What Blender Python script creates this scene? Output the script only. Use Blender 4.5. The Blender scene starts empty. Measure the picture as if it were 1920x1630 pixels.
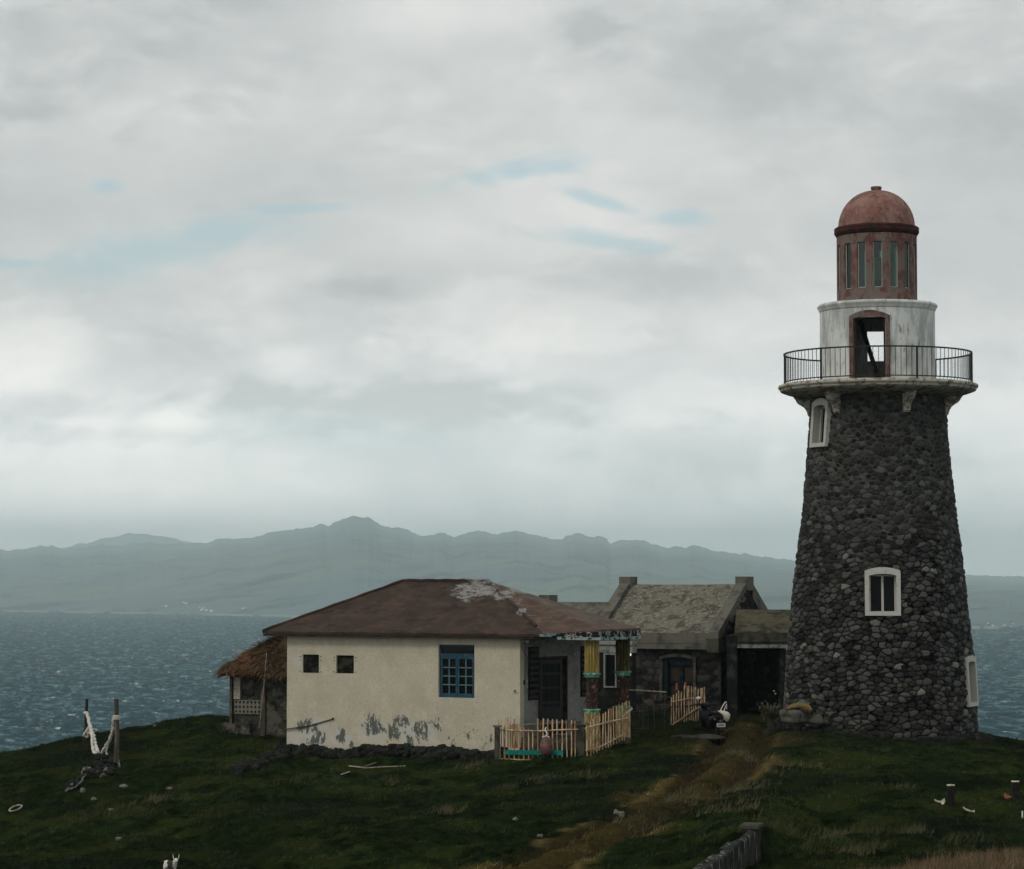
import bpy, math, random
import numpy as np
from mathutils import Vector, Matrix

# ------------------------------------------------------------------ camera, sky, sun
SC = bpy.context.scene
COL = SC.collection
F = 5000.0                      # focal length in pixels of a 1920 px wide frame
TH = math.atan((1095 - 815) / F)
cam_d = bpy.data.cameras.new('camera')
cam = bpy.data.objects.new('camera', cam_d)
COL.objects.link(cam)
cam.location = (0, 0, 0)        # world origin is the photographer's eye; the sea lies at z = -60
cam.rotation_euler = (math.pi / 2 + TH, 0, 0)
cam_d.sensor_width = 36
cam_d.lens = F / 1920 * 36
cam_d.clip_start = 0.5
cam_d.clip_end = 40000
SC.camera = cam
SC.view_settings.view_transform = 'Standard'
SC.view_settings.look = 'None'
SC.view_settings.exposure = 0.0
SC.view_settings.gamma = 1.0
SC.cycles.volume_bounces = 3

SUN_EL, SUN_AZ = math.radians(42), math.radians(-128)   # azimuth from +Y, clockwise
sun_d = bpy.data.lights.new('sun', 'SUN')
sun_d.energy = 0.9
sun_d.angle = math.radians(14)
sun_d.color = (1.0, 0.93, 0.82)
sun = bpy.data.objects.new('sun', sun_d)
COL.objects.link(sun)
sdir = Vector((math.sin(SUN_AZ) * math.cos(SUN_EL), math.cos(SUN_AZ) * math.cos(SUN_EL), math.sin(SUN_EL)))
sun.rotation_euler = sdir.to_track_quat('Z', 'Y').to_euler()


class NT:
    """small wrapper round a node tree"""
    def __init__(s, nt):
        s.t = nt
        nt.nodes.clear()

    def n(s, typ, props=None, **ins):
        nd = s.t.nodes.new(typ)
        for k, v in (props or {}).items():
            setattr(nd, k, v)
        for k, v in ins.items():
            key = int(k[1:]) if k[0] == 'i' and k[1:].isdigit() else k.replace('_', ' ')
            s.put(nd.inputs[key], v)
        return nd

    def put(s, sock, v):
        if isinstance(v, bpy.types.NodeSocket):
            s.t.links.new(v, sock)
        elif isinstance(v, bpy.types.Node):
            s.t.links.new(v.outputs[0], sock)
        else:
            if sock.type == 'RGBA' and len(v) == 3:
                v = (*v, 1)
            sock.default_value = v

    def m(s, op, a, b=0.0, c=None, clamp=False):
        nd = s.n('ShaderNodeMath', {'operation': op, 'use_clamp': clamp}, i0=a, i1=b)
        if c is not None:
            s.put(nd.inputs[2], c)
        return nd.outputs[0]

    def ss(s, x, lo, hi, t0=0.0, t1=1.0):
        nd = s.n('ShaderNodeMapRange', {'interpolation_type': 'SMOOTHSTEP'}, Value=x)
        nd.inputs['From Min'].default_value = lo
        nd.inputs['From Max'].default_value = hi
        nd.inputs['To Min'].default_value = t0
        nd.inputs['To Max'].default_value = t1
        return nd.outputs[0]

    def mix(s, f, a, b, blend='MIX'):
        nd = s.n('ShaderNodeMix', {'data_type': 'RGBA', 'blend_type': blend})
        s.put(nd.inputs[0], f)
        s.put(nd.inputs[6], a)
        s.put(nd.inputs[7], b)
        return nd.outputs[2]

    def noise(s, vec, scale, detail=4.0, rough=0.55, dist=0.0, lac=2.0):
        nd = s.n('ShaderNodeTexNoise', None, Vector=vec, Scale=scale, Detail=detail, Roughness=rough, Distortion=dist, Lacunarity=lac)
        return nd.outputs['Fac']

    def vm(s, op, a, b):
        return s.n('ShaderNodeVectorMath', {'operation': op}, i0=a, i1=b).outputs[0]


# ---- world: Nishita sky behind a broken layer of cloud (cloud pattern lives in direction space)
W = bpy.data.worlds.new('World')
SC.world = W
W.use_nodes = True
w = NT(W.node_tree)
sky = w.n('ShaderNodeTexSky', {'sky_type': 'NISHITA', 'sun_disc': False, 'sun_elevation': SUN_EL,
                               'sun_rotation': SUN_AZ, 'air_density': 1.2, 'dust_density': 2.0, 'ozone_density': 1.5})
tc = w.n('ShaderNodeTexCoord')
sep = w.n('ShaderNodeSeparateXYZ', None, Vector=tc.outputs['Generated'])
X, Y, Z = sep.outputs
az = w.m('ARCTAN2', X, Y)
el = w.m('ARCSINE', Z)
cell = w.n('ShaderNodeCombineXYZ', None, X=w.m('MULTIPLY', az, 1.0), Y=w.m('MULTIPLY', el, 1.9), Z=0.0)
# domain warp
wn = w.n('ShaderNodeTexNoise', None, Vector=cell, Scale=9.0, Detail=3.0)
warp = w.vm('ADD', cell, w.vm('MULTIPLY', w.vm('SUBTRACT', wn.outputs['Color'], (0.5, 0.5, 0.5)), (0.07, 0.06, 0.0)))
big = w.noise(warp, 5.5, 6.0, 0.5)
med = w.noise(warp, 17.0, 9.0, 0.52)
fin = w.noise(warp, 55.0, 9.0, 0.6)


def blob(u, v, ru, rv, edge=0.45, tilt=0.0, nw=1.0):
    """soft patch of sky centred on a direction; u, v, ru, rv in 1/5000 rad from the horizon due north"""
    a0, e0 = (u - 960) / F, (1095 - v) / F
    dx = w.m('SUBTRACT', az, a0)
    dy = w.m('SUBTRACT', el, e0)
    c, s_ = math.cos(tilt), math.sin(tilt)
    p = w.m('DIVIDE', w.m('ADD', w.m('MULTIPLY', dx, c), w.m('MULTIPLY', dy, s_)), ru / F)
    q = w.m('DIVIDE', w.m('SUBTRACT', w.m('MULTIPLY', dy, c), w.m('MULTIPLY', dx, s_)), rv / F)
    r = w.m('SQRT', w.m('ADD', w.m('MULTIPLY', p, p), w.m('MULTIPLY', q, q)))
    r = w.m('ADD', r, w.m('MULTIPLY', w.m('SUBTRACT', med, 0.5), 2.6 * nw))
    r = w.m('ADD', r, w.m('MULTIPLY', w.m('SUBTRACT', fin, 0.5), 2.3 * nw))
    return w.ss(r, 1.0 + edge, 1.0 - edge)


shade = w.m('ADD', w.m('MULTIPLY', big, 0.56), w.m('ADD', w.m('MULTIPLY', med, 0.29), w.m('MULTIPLY', fin, 0.15)))
shade = w.ss(shade, 0.30, 0.72)
for (u, v, ru, rv, e, t, amt) in [
        (40, 650, 135, 95, .3, 0, .36), (960, 600, 240, 80, .4, 0, .42), (420, 190, 260, 90, .7, .5, .28),
        (590, 895, 110, 40, .45, -.2, .2), (540, 680, 70, 32, .45, 0, .28), (720, 665, 50, 26, .45, 0, .25),
        (1480, 780, 330, 50, .7, 0, .25), (850, 30, 210, 60, .7, 0, .35), (330, 790, 70, 30, .6, 0, .3),
        (1330, 330, 300, 90, .8, 0, .15), (60, 480, 260, 50, .8, 0, .2), (1750, 560, 260, 90, .8, 0, .2),
        (900, 440, 210, 60, .8, 0, .25), (250, 930, 330, 30, .7, 0, .2),
        (140, 90, 380, 110, .8, 0, -.35), (1100, 60, 60, 30, .7, 0, -.5), (760, 760, 330, 40, .6, 0, -.42),
        (300, 700, 150, 60, .8, 0, -.3), (1400, 850, 260, 50, .7, 0, -.28), (680, 545, 110, 22, .6, 0, -.3),
        (1200, 530, 240, 40, .7, 0, -.22), (130, 770, 190, 28, .6, 0, -.35), (1650, 120, 380, 120, .8, 0, -.22),
        (180, 820, 220, 22, .6, 0, -.3), (1820, 700, 160, 40, .7, 0, -.25)]:
    shade = w.m('ADD', shade, w.m('MULTIPLY', blob(u, v, ru, rv, e, t), amt))
ramp = w.n('ShaderNodeValToRGB', None, Fac=shade)
el_ = ramp.color_ramp.elements
el_[0].position = 0.0
el_[0].color = (3.75, 3.9, 3.85, 1)
el_[1].position = 1.0
el_[1].color = (6.5, 6.35, 6.1, 1)
e2 = el_.new(0.5)
e2.color = (4.95, 5.0, 4.92, 1)
# gaps where the blue shows
gap = None
for (u, v, ru, rv, t) in [(280, 482, 185, 36, .2), (400, 442, 120, 26, .1), (975, 325, 110, 18, .17), (1150, 455, 110, 14, -.12),
                          (1270, 412, 60, 13, 0), (40, 505, 50, 9, 0), (1130, 380, 70, 10, -.3), (540, 395, 80, 8, .05), (200, 360, 24, 12, 0)]:
    b = blob(u, v, ru, rv, .75, t, 1.0)
    gap = b if gap is None else w.m('MAXIMUM', gap, b)
soft = blob(650, 815, 240, 34, .8, -.1, .6)
gap = w.m('MAXIMUM', w.m('MULTIPLY', gap, 0.62), w.m('MULTIPLY', soft, 0.30))
blue = w.mix(0.55, w.vm('MULTIPLY', sky.outputs[0], (1.0, 1.0, 1.0)), (3.0, 4.5, 4.9))
colr = w.mix(gap, ramp.outputs[0], blue)
# thin veil of the blue sky everywhere, darker grey high overhead
colr = w.mix(w.ss(el, 0.28, 0.9, 0.0, 0.35), colr, (3.2, 3.5, 3.6))
lowb = w.n('ShaderNodeVectorMath', {'operation': 'SCALE'}, i0=colr)      # cloud deck brightens towards the horizon
w.put(lowb.inputs['Scale'], w.ss(w.m('MULTIPLY', el, -1.0), -0.12, -0.01, 1.0, 1.95))
colr = w.mix(w.ss(el, -0.03, -0.002), (.35, .45, .48), lowb.outputs[0])      # below the horizon: dark sea
colr = w.mix(0.03, colr, sky.outputs[0])
bg = w.n('ShaderNodeBackground', None, Color=colr, Strength=0.141)
wo = w.n('ShaderNodeOutputWorld', None, Surface=bg)


# ------------------------------------------------------------------ geometry helpers
CT, ST = math.cos(TH), math.sin(TH)


def ray(u, v):
    dx, dy = (u - 960) / F, (815 - v) / F
    return Vector((dx, CT - dy * ST, ST + dy * CT))


def P(u, v, D):
    d = ray(u, v)
    return d * (D / d.y)


def hit(u, v, o, n):
    d = ray(u, v)
    return d * (o.dot(n) / d.dot(n))


class Fr:
    """a local frame: x along a wall, y into it, z up"""
    def __init__(s, o, x, y, z=Vector((0, 0, 1))):
        s.o, s.x, s.y, s.z = Vector(o), Vector(x), Vector(y), Vector(z)

    def __call__(s, x, y=0.0, z=0.0):
        return s.o + s.x * x + s.y * y + s.z * z

    def px(s, u, v, y=0.0):
        """frame coordinates (x, z) of the point a line of sight meets on the plane at depth y"""
        p = hit(u, v, s(0, y, 0), s.y) - s.o
        return p.dot(s.x), p.dot(s.z)


class MB:
    def __init__(s):
        s.v, s.f, s.sm, s.c = [], [], [], []
        s.col = None

    def add(s, vs, fs, smooth=False):
        b = len(s.v)
        s.v += [tuple(p) for p in vs]
        s.f += [tuple(b + i for i in f) for f in fs]
        s.sm += [smooth] * len(fs)
        if s.col is not None:
            s.c += [s.col] * (len(s.v) - len(s.c))
        return s

    def box(s, fr, x0, x1, y0, y1, z0, z1):
        vs = [fr(x, y, z) for z in (z0, z1) for y in (y0, y1) for x in (x0, x1)]
        return s.add(vs, [(0, 1, 3, 2), (4, 6, 7, 5), (0, 4, 5, 1), (2, 3, 7, 6), (0, 2, 6, 4), (1, 5, 7, 3)])

    def hexa(s, b, t):
        """four bottom and four top points"""
        return s.add(list(b) + list(t), [(3, 2, 1, 0), (4, 5, 6, 7), (0, 1, 5, 4), (1, 2, 6, 5), (2, 3, 7, 6), (3, 0, 4, 7)])

    def tube(s, pts, r, n=8, cap=True, smooth=True, squash=1.0):
        pts = [Vector(p) for p in pts]
        rs = r if isinstance(r, (list, tuple)) else [r] * len(pts)
        rings = []
        up = None
        for i, p in enumerate(pts):
            d = (pts[min(i + 1, len(pts) - 1)] - pts[max(i - 1, 0)]).normalized()
            if up is None:
                up = Vector((0, 0, 1)) if abs(d.z) < 0.9 else Vector((1, 0, 0))
            a = d.cross(up).normalized()
            b = a.cross(d).normalized()
            up = b
            rings.append([p + (a * math.cos(2 * math.pi * k / n) + b * math.sin(2 * math.pi * k / n) * squash) * rs[i] for k in range(n)])
        vs = [q for rg in rings for q in rg]
        fs = [(i * n + k, i * n + (k + 1) % n, (i + 1) * n + (k + 1) % n, (i + 1) * n + k) for i in range(len(pts) - 1) for k in range(n)]
        s.add(vs, fs, smooth)
        if cap:
            m = len(pts) - 1
            s.add(rings[0], [tuple(reversed(range(n)))])
            s.add(rings[m], [tuple(range(n))])
        return s

    def lathe(s, c, prof, n=48, a0=0.0, a1=2 * math.pi, smooth=True):
        """profile of (r, z) about the vertical through c"""
        full = abs(a1 - a0 - 2 * math.pi) < 1e-6
        m = n if full else n + 1
        vs = []
        for (r, z) in prof:
            for k in range(m):
                a = a0 + (a1 - a0) * k / n
                vs.append((c[0] + r * math.cos(a), c[1] + r * math.sin(a), c[2] + z))
        fs = []
        for i in range(len(prof) - 1):
            for k in range(n):
                k2 = (k + 1) % m
                fs.append((i * m + k, i * m + k2, (i + 1) * m + k2, (i + 1) * m + k))
        return s.add(vs, fs, smooth)

    def ico(s, c, rx, ry, rz, rng, sub=1, rough=0.15, rot=0.0):
        base, faces = ICO[sub]
        k = rng.random() * 10
        vs = []
        cr, sr = math.cos(rot), math.sin(rot)
        for (x, y, z) in base:
            q = 1 + rough * (math.sin(x * 3.1 + k) * math.cos(y * 2.7 + k * 2) + 0.6 * math.sin(z * 4.3 + k * 3))
            x, y, z = x * rx * q, y * ry * q, z * rz * q
            vs.append((c[0] + x * cr - y * sr, c[1] + x * sr + y * cr, c[2] + z))
        return s.add(vs, faces, True)

    def prism(s, poly, off):
        """extrude a planar polygon by a vector"""
        n = len(poly)
        off = Vector(off)
        vs = [Vector(p) for p in poly] + [Vector(p) + off for p in poly]
        return s.add(vs, [tuple(reversed(range(n))), tuple(range(n, 2 * n))] + [(i, (i + 1) % n, n + (i + 1) % n, n + i) for i in range(n)])

    def build(s, name, m, parent=None):
        me = bpy.data.meshes.new(name)
        me.from_pydata([tuple(v) for v in s.v], [], s.f)
        me.polygons.foreach_set('use_smooth', s.sm)
        if s.col is not None:
            at = me.color_attributes.new('Col', 'FLOAT_COLOR', 'POINT')
            at.data.foreach_set('color', np.array([(*c, 1) for c in s.c], dtype=np.float32).ravel())
        me.update()
        import bmesh
        if len(s.f) < 60000 and not getattr(s, 'raw', False):
            bm = bmesh.new()
            bm.from_mesh(me)
            bmesh.ops.recalc_face_normals(bm, faces=bm.faces)
            bm.to_mesh(me)
            bm.free()
        return link(name, me, m, parent)


def link(name, me, m, parent=None):
    o = bpy.data.objects.new(name, me)
    COL.objects.link(o)
    if m is not None:
        me.materials.append(m)
    if parent is not None:
        o.parent = parent
        o.matrix_parent_inverse = world_of(parent).inverted()
    return o


def world_of(o):
    return WM.get(o.name, Matrix.Identity(4))


WM = {}


def thing(name, loc, label, cat, group=None):
    o = bpy.data.objects.new(name, None)
    COL.objects.link(o)
    o.location = loc
    o.empty_display_size = 0.3
    WM[o.name] = Matrix.Translation(Vector(loc))
    return tag(o, label, cat, group)


def tag(o, label=None, cat=None, group=None, kind=None):
    if label:
        o['label'] = label
    if cat:
        o['category'] = cat
    if group:
        o['group'] = group
    if kind:
        o['kind'] = kind
    return o


def dup(root, offset, label=None):
    """copy a thing with its parts and sub-parts, moved by an offset"""
    r = root.copy()
    COL.objects.link(r)
    r.location = Vector(root.location) + Vector(offset)
    if label:
        r['label'] = label
    for ch in list(root.children):
        c = ch.copy()
        COL.objects.link(c)
        c.parent = r
        for g in ch.children:
            d = g.copy()
            COL.objects.link(d)
            d.parent = c
    return r


def icosphere(sub):
    t = (1 + 5 ** .5) / 2
    v = [Vector(p).normalized() for p in [(-1, t, 0), (1, t, 0), (-1, -t, 0), (1, -t, 0), (0, -1, t), (0, 1, t), (0, -1, -t), (0, 1, -t), (t, 0, -1), (t, 0, 1), (-t, 0, -1), (-t, 0, 1)]]
    f = [(0, 11, 5), (0, 5, 1), (0, 1, 7), (0, 7, 10), (0, 10, 11), (1, 5, 9), (5, 11, 4), (11, 10, 2), (10, 7, 6), (7, 1, 8), (3, 9, 4), (3, 4, 2), (3, 2, 6), (3, 6, 8), (3, 8, 9), (4, 9, 5), (2, 4, 11), (6, 2, 10), (8, 6, 7), (9, 8, 1)]
    for _ in range(sub):
        cache, nf = {}, []

        def mid(a, b):
            k = (min(a, b), max(a, b))
            if k not in cache:
                v.append(((v[a] + v[b]) / 2).normalized())
                cache[k] = len(v) - 1
            return cache[k]
        for (a, b, c) in f:
            x, y, z = mid(a, b), mid(b, c), mid(c, a)
            nf += [(a, x, z), (b, y, x), (c, z, y), (x, y, z)]
        f = nf
    return [tuple(p) for p in v], f


ICO = {0: icosphere(0), 1: icosphere(1), 2: icosphere(2)}


def grid_mesh(name, V, m, col=None, keep=None, smooth=True, parent=None, kind=None):
    """V: (rows, cols, 3) array -> one quad sheet; keep: (rows-1, cols-1) mask"""
    R, C, _ = V.shape
    idx = np.arange(R * C).reshape(R, C)
    q = np.stack([idx[:-1, :-1], idx[:-1, 1:], idx[1:, 1:], idx[1:, :-1]], -1)
    q = q[keep] if keep is not None else q.reshape(-1, 4)
    q = q.reshape(-1, 4)
    return np_mesh(name, V.reshape(-1, 3), q, m, None if col is None else col.reshape(-1, 3), smooth, parent)


def np_mesh(name, verts, faces, m, col=None, smooth=True, parent=None):
    me = bpy.data.meshes.new(name)
    k = faces.shape[1]
    me.vertices.add(len(verts))
    me.vertices.foreach_set('co', np.ascontiguousarray(verts, dtype=np.float32).ravel())
    me.loops.add(faces.size)
    me.loops.foreach_set('vertex_index', np.ascontiguousarray(faces, dtype=np.int32).ravel())
    me.polygons.add(len(faces))
    me.polygons.foreach_set('loop_start', np.arange(0, faces.size, k, dtype=np.int32))
    me.polygons.foreach_set('use_smooth', np.full(len(faces), smooth))
    me.update(calc_edges=True)
    if col is not None:
        at = me.color_attributes.new('Col', 'FLOAT_COLOR', 'POINT')
        c4 = np.ones((len(verts), 4), dtype=np.float32)
        c4[:, :3] = col
        at.data.foreach_set('color', c4.ravel())
    return link(name, me, m, parent)


def smooth01(x):
    x = np.clip(x, 0, 1)
    return x * x * (3 - 2 * x)


_rs = np.random.RandomState(7)
_T = _rs.rand(256, 256).astype(np.float64)


def vnoise(x, y):
    xi, yi = np.floor(x).astype(int), np.floor(y).astype(int)
    fx, fy = smooth01(x - xi), smooth01(y - yi)
    a = _T[xi % 256, yi % 256]; b = _T[(xi + 1) % 256, yi % 256]
    c = _T[xi % 256, (yi + 1) % 256]; d = _T[(xi + 1) % 256, (yi + 1) % 256]
    return (a * (1 - fx) + b * fx) * (1 - fy) + (c * (1 - fx) + d * fx) * fy


def fbm(x, y, o=4, g=0.5):
    s, a, t = 0.0, 1.0, 0.0
    for i in range(o):
        s = s + a * vnoise(x * 2 ** i + 17.3 * i, y * 2 ** i + 5.1 * i)
        t += a
        a *= g
    return s / t


# ------------------------------------------------------------------ materials
def new_mat(name):
    m = bpy.data.materials.new(name)
    m.use_nodes = True
    return m, NT(m.node_tree)


def pmat(name, base, layers=(), rough=0.85, bump=None, spec=0.06, attr=False, metallic=0.0):
    """base colour with noise-threshold layers of other colours.
    layer = dict(c=colour, s=scale (number or xyz), lo, hi, det, z=(z0, z1), pts=[(p, r)...], amt)"""
    m, t = new_mat(name)
    pos = t.n('ShaderNodeNewGeometry').outputs['Position']
    if attr:
        col = t.n('ShaderNodeAttribute', {'attribute_name': 'Col'}).outputs['Color']
    else:
        col = t.n('ShaderNodeRGB').outputs[0]
        col.default_value = (*base, 1)
    for i, L in enumerate(layers):
        s = L.get('s', 4)
        vec = t.vm('ADD', pos, (i * 3.7, i * 1.9, i * 7.7))
        if not isinstance(s, (int, float)):
            vec = t.vm('MULTIPLY', vec, s)
            s = 1.0
        nz = t.noise(vec, s, L.get('det', 6), L.get('r', 0.6), L.get('dist', 0.0))
        if 'pts' in L:
            mk = None
            for (p, r) in L['pts']:
                r = r if not isinstance(r, (int, float)) else (r, r, r)
                d = t.vm('MULTIPLY', t.vm('SUBTRACT', pos, tuple(p)), tuple(1 / k for k in r))
                ln = t.n('ShaderNodeVectorMath', {'operation': 'LENGTH'}, i0=d).outputs['Value']
                q = t.ss(ln, 1.25, 0.2)
                mk = q if mk is None else t.m('MAXIMUM', mk, q)
            nz = t.m('ADD', nz, t.m('MULTIPLY', t.m('SUBTRACT', mk, 1.0), L.get('pull', 0.5)))
        fac = t.ss(nz, L.get('lo', .5), L.get('hi', .6))
        if 'z' in L:
            z = t.n('ShaderNodeSeparateXYZ', None, Vector=pos).outputs[2]
            fac = t.m('MULTIPLY', fac, t.ss(z, L['z'][0], L['z'][1]) if L['z'][0] < L['z'][1] else t.ss(t.m('MULTIPLY', z, -1.0), -L['z'][0], -L['z'][1]))
        fac = t.m('MULTIPLY', fac, L.get('amt', 1.0))
        col = t.mix(fac, col, L['c'], L.get('blend', 'MIX'))
    b = t.n('ShaderNodeBsdfPrincipled', None, Base_Color=col, Roughness=rough, Metallic=metallic)
    b.inputs['Specular IOR Level'].default_value = spec
    if bump:
        s = bump[0]
        vec = pos
        if not isinstance(s, (int, float)):
            vec, s = t.vm('MULTIPLY', pos, s), 1.0
        bn = t.n('ShaderNodeBump', None, Height=t.noise(vec, s, 6, 0.6), Strength=bump[1], Distance=bump[2] if len(bump) > 2 else 0.03)
        t.put(b.inputs['Normal'], bn.outputs[0])
    t.n('ShaderNodeOutputMaterial', None, Surface=b)
    return m


M = {}
M['turf'] = pmat('turf', (0, 0, 0), [dict(c=(.3, .3, .3), s=(9, 9, 9), lo=.35, hi=.7, amt=.55, blend='MULTIPLY', det=8)], 1.0, ((14, 14, 14), 0.6, .06), 0.0, attr=True)
M['blade'] = pmat('grass_blade', (0, 0, 0), [], 0.9, None, 0.1, attr=True)
M['stone'] = pmat('field_stone', (0, 0, 0), [dict(c=(.35, .35, .35), s=7, lo=.45, hi=.75, amt=.7, blend='MULTIPLY'),
                                           dict(c=(.45, .46, .45), s=1.1, lo=.5, hi=.72, amt=.85, blend='MULTIPLY', det=4)], 0.85, (40, 0.5, .02), 0.08, attr=True)
M['rubble'] = pmat('loose_rock', (.012, .012, .011), [dict(c=(.038, .038, .033), s=5, lo=.5, hi=.68), dict(c=(.02, .025, .018), s=2.3, lo=.5, hi=.6)], .9, (25, .6, .03))
M['concrete'] = pmat('weathered_concrete', (.125, .12, .10), [dict(c=(.06, .06, .05), s=2.2, lo=.45, hi=.65), dict(c=(.14, .13, .105), s=6, lo=.55, hi=.7), dict(c=(.03, .035, .025), s=9, lo=.62, hi=.7)], .9, (30, .4, .02))
M['concrete_dark'] = pmat('mossy_concrete', (.065, .065, .05), [dict(c=(.03, .032, .025), s=3, lo=.45, hi=.6), dict(c=(.28, .28, .26), s=14, lo=.69, hi=.73)], .9, (30, .4, .02))
M['roof_grey'] = pmat('lichen_cement_roof', (.15, .14, .112), [dict(c=(.07, .065, .052), s=(2.2, 2.2, 5.0), lo=.46, hi=.6, det=7, dist=.8), dict(c=(.23, .215, .17), s=(7, 7, 12), lo=.5, hi=.66, dist=.6), dict(c=(.05, .048, .036), s=7, lo=.6, hi=.7, amt=.7)], .95, (22, .7, .04))
M['black_stone'] = pmat('dark_lava_masonry', (.012, .013, .012), [dict(c=(.06, .065, .058), s=3, lo=.5, hi=.7, amt=.7)], .85, (12, .8, .05), .06)
M['white_paint'] = pmat('chipped_white_paint', (.42, .42, .38), [dict(c=(.25, .24, .2), s=9, lo=.58, hi=.66), dict(c=(.09, .085, .07), s=20, lo=.66, hi=.7)], .6, (40, .2, .01))
M['reveal'] = pmat('cream_reveal', (.42, .4, .33), [dict(c=(.25, .24, .2), s=4, lo=.5, hi=.7)], .8)
M['glass'] = pmat('dark_glass', (.003, .005, .005), [], .35, None, .08)
M['black'] = pmat('black_paint', (.008, .008, .009), [], .5, None, .3)
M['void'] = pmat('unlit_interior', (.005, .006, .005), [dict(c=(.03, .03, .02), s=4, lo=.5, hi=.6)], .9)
M['red'] = pmat('faded_red_render', (.115, .053, .044), [dict(c=(.19, .115, .1), s=2.6, lo=.45, hi=.65), dict(c=(.15, .125, .11), s=(4.5, 4.5, 2.2), lo=.47, hi=.54, det=10, amt=.9), dict(c=(.24, .2, .17), s=16, lo=.62, hi=.68, det=4), dict(c=(.05, .03, .028), s=5, lo=.62, hi=.72)], .85, (35, .35, .015))
M['red_dome'] = pmat('faded_red_dome', (.20, .10, .082), [dict(c=(.26, .155, .13), s=1.8, lo=.42, hi=.65), dict(c=(.10, .05, .043), s=3.3, lo=.55, hi=.7), dict(c=(.34, .29, .26), s=15, lo=.62, hi=.68, det=5), dict(c=(.12, .07, .06), s=(6, 6, 3), lo=.52, hi=.64, det=9, amt=.6)], .8, (35, .25, .015))
M['red_trim'] = pmat('red_brown_trim', (.06, .022, .02), [dict(c=(.02, .016, .014), s=6, lo=.45, hi=.6)], .8)
M['grey_render'] = pmat('streaked_whitewash', (.62, .64, .615), [dict(c=(.36, .38, .36), s=(2.5, 2.5, .8), lo=.42, hi=.66, det=8), dict(c=(.16, .175, .16), s=(9, 9, 2.2), lo=.56, hi=.7, det=8, amt=.8), dict(c=(.5, .51, .49), s=11, lo=.62, hi=.7)], .85, (30, .3, .015))
M['slab'] = pmat('stained_slab', (.40, .385, .32), [dict(c=(.2, .13, .08), s=(3, 3, 9), lo=.5, hi=.62), dict(c=(.12, .12, .11), s=5, lo=.5, hi=.62), dict(c=(.36, .35, .3), s=12, lo=.6, hi=.7)], .85, (30, .3, .015))
M['iron'] = pmat('black_iron', (.006, .006, .006), [dict(c=(.03, .015, .008), s=14, lo=.6, hi=.7)], .6, None, .3)
M['bamboo'] = pmat('pale_bamboo', (.55, .41, .25), [dict(c=(.26, .165, .095), s=(7, 7, 3), lo=.45, hi=.6), dict(c=(.4, .2, .12), s=2.1, lo=.56, hi=.66), dict(c=(.55, .47, .33), s=12, lo=.6, hi=.7)], .7)
M['bamboo_grey'] = pmat('weathered_dark_stick', (.05, .05, .042), [dict(c=(.1, .1, .085), s=8, lo=.5, hi=.7)], .9)
M['driftwood'] = pmat('bleached_stick', (.35, .32, .26), [dict(c=(.2, .18, .14), s=10, lo=.5, hi=.6)], .85)
M['turquoise'] = pmat('turquoise_paint', (.008, .15, .12), [dict(c=(.02, .22, .18), s=6, lo=.5, hi=.65), dict(c=(.03, .07, .06), s=13, lo=.6, hi=.68), dict(c=(.4, .5, .45), s=19, lo=.7, hi=.74)], .6)
M['aqua'] = pmat('pale_green_band', (.06, .22, .15), [dict(c=(.3, .48, .38), s=9, lo=.5, hi=.65), dict(c=(.05, .12, .09), s=15, lo=.6, hi=.7)], .7)
M['blue_wood'] = pmat('blue_window_paint', (.02, .06, .085), [dict(c=(.04, .105, .135), s=7, lo=.5, hi=.68), dict(c=(.02, .04, .05), s=11, lo=.6, hi=.7)], .65)
M['teal_wood'] = pmat('dull_teal_paint', (.006, .016, .018), [dict(c=(.02, .04, .04), s=7, lo=.5, hi=.7)], .75)
M['brown_wood'] = pmat('dark_brown_wood', (.035, .018, .011), [dict(c=(.06, .03, .018), s=(14, 14, 2), lo=.45, hi=.65)], .6)
M['brown_panel'] = pmat('brown_board', (.04, .025, .019), [dict(c=(.04, .03, .024), s=(10, 10, 3), lo=.45, hi=.65)], .8)
M['curtain'] = pmat('dim_curtain', (.02, .018, .016), [dict(c=(.05, .042, .038), s=(34, 34, 2), lo=.45, hi=.6)], .9)
M['rope'] = pmat('white_rope', (.62, .6, .54), [dict(c=(.3, .29, .25), s=22, lo=.5, hi=.62)], .9, (60, .6, .02))
M['old_rope'] = pmat('grey_old_rope', (.17, .17, .15), [dict(c=(.04, .045, .04), s=12, lo=.48, hi=.6)], .95, (60, .6, .02))
M['post'] = pmat('tarred_post', (.022, .018, .014), [dict(c=(.07, .055, .04), s=(12, 12, 3), lo=.5, hi=.65)], .85)
M['grey_post'] = pmat('grey_brown_post', (.06, .05, .04), [dict(c=(.13, .115, .09), s=(12, 12, 3), lo=.5, hi=.65)], .9)
M['white'] = pmat('white_plastic', (.7, .7, .67), [], .5)
M['bag'] = pmat('cream_cloth_bag', (.55, .5, .4), [dict(c=(.4, .27, .18), s=9, lo=.6, hi=.68)], .85, (14, .8, .05))
M['rubber'] = pmat('black_rubber', (.012, .012, .012), [], .85)
M['bike'] = pmat('black_blue_fairing', (.005, .006, .010), [], .4, None, .15)
M['chrome'] = pmat('bright_metal', (.5, .5, .5), [], .25, None, .5, metallic=.9)
M['mirror'] = pmat('mirror_glass', (.9, .9, .9), [], .06, None, .5, metallic=1.0)
M['buoy'] = pmat('faded_pink_brown_float', (.11, .06, .05), [dict(c=(.18, .11, .09), s=6, lo=.48, hi=.65), dict(c=(.07, .045, .04), s=11, lo=.58, hi=.68)], .75)
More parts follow.
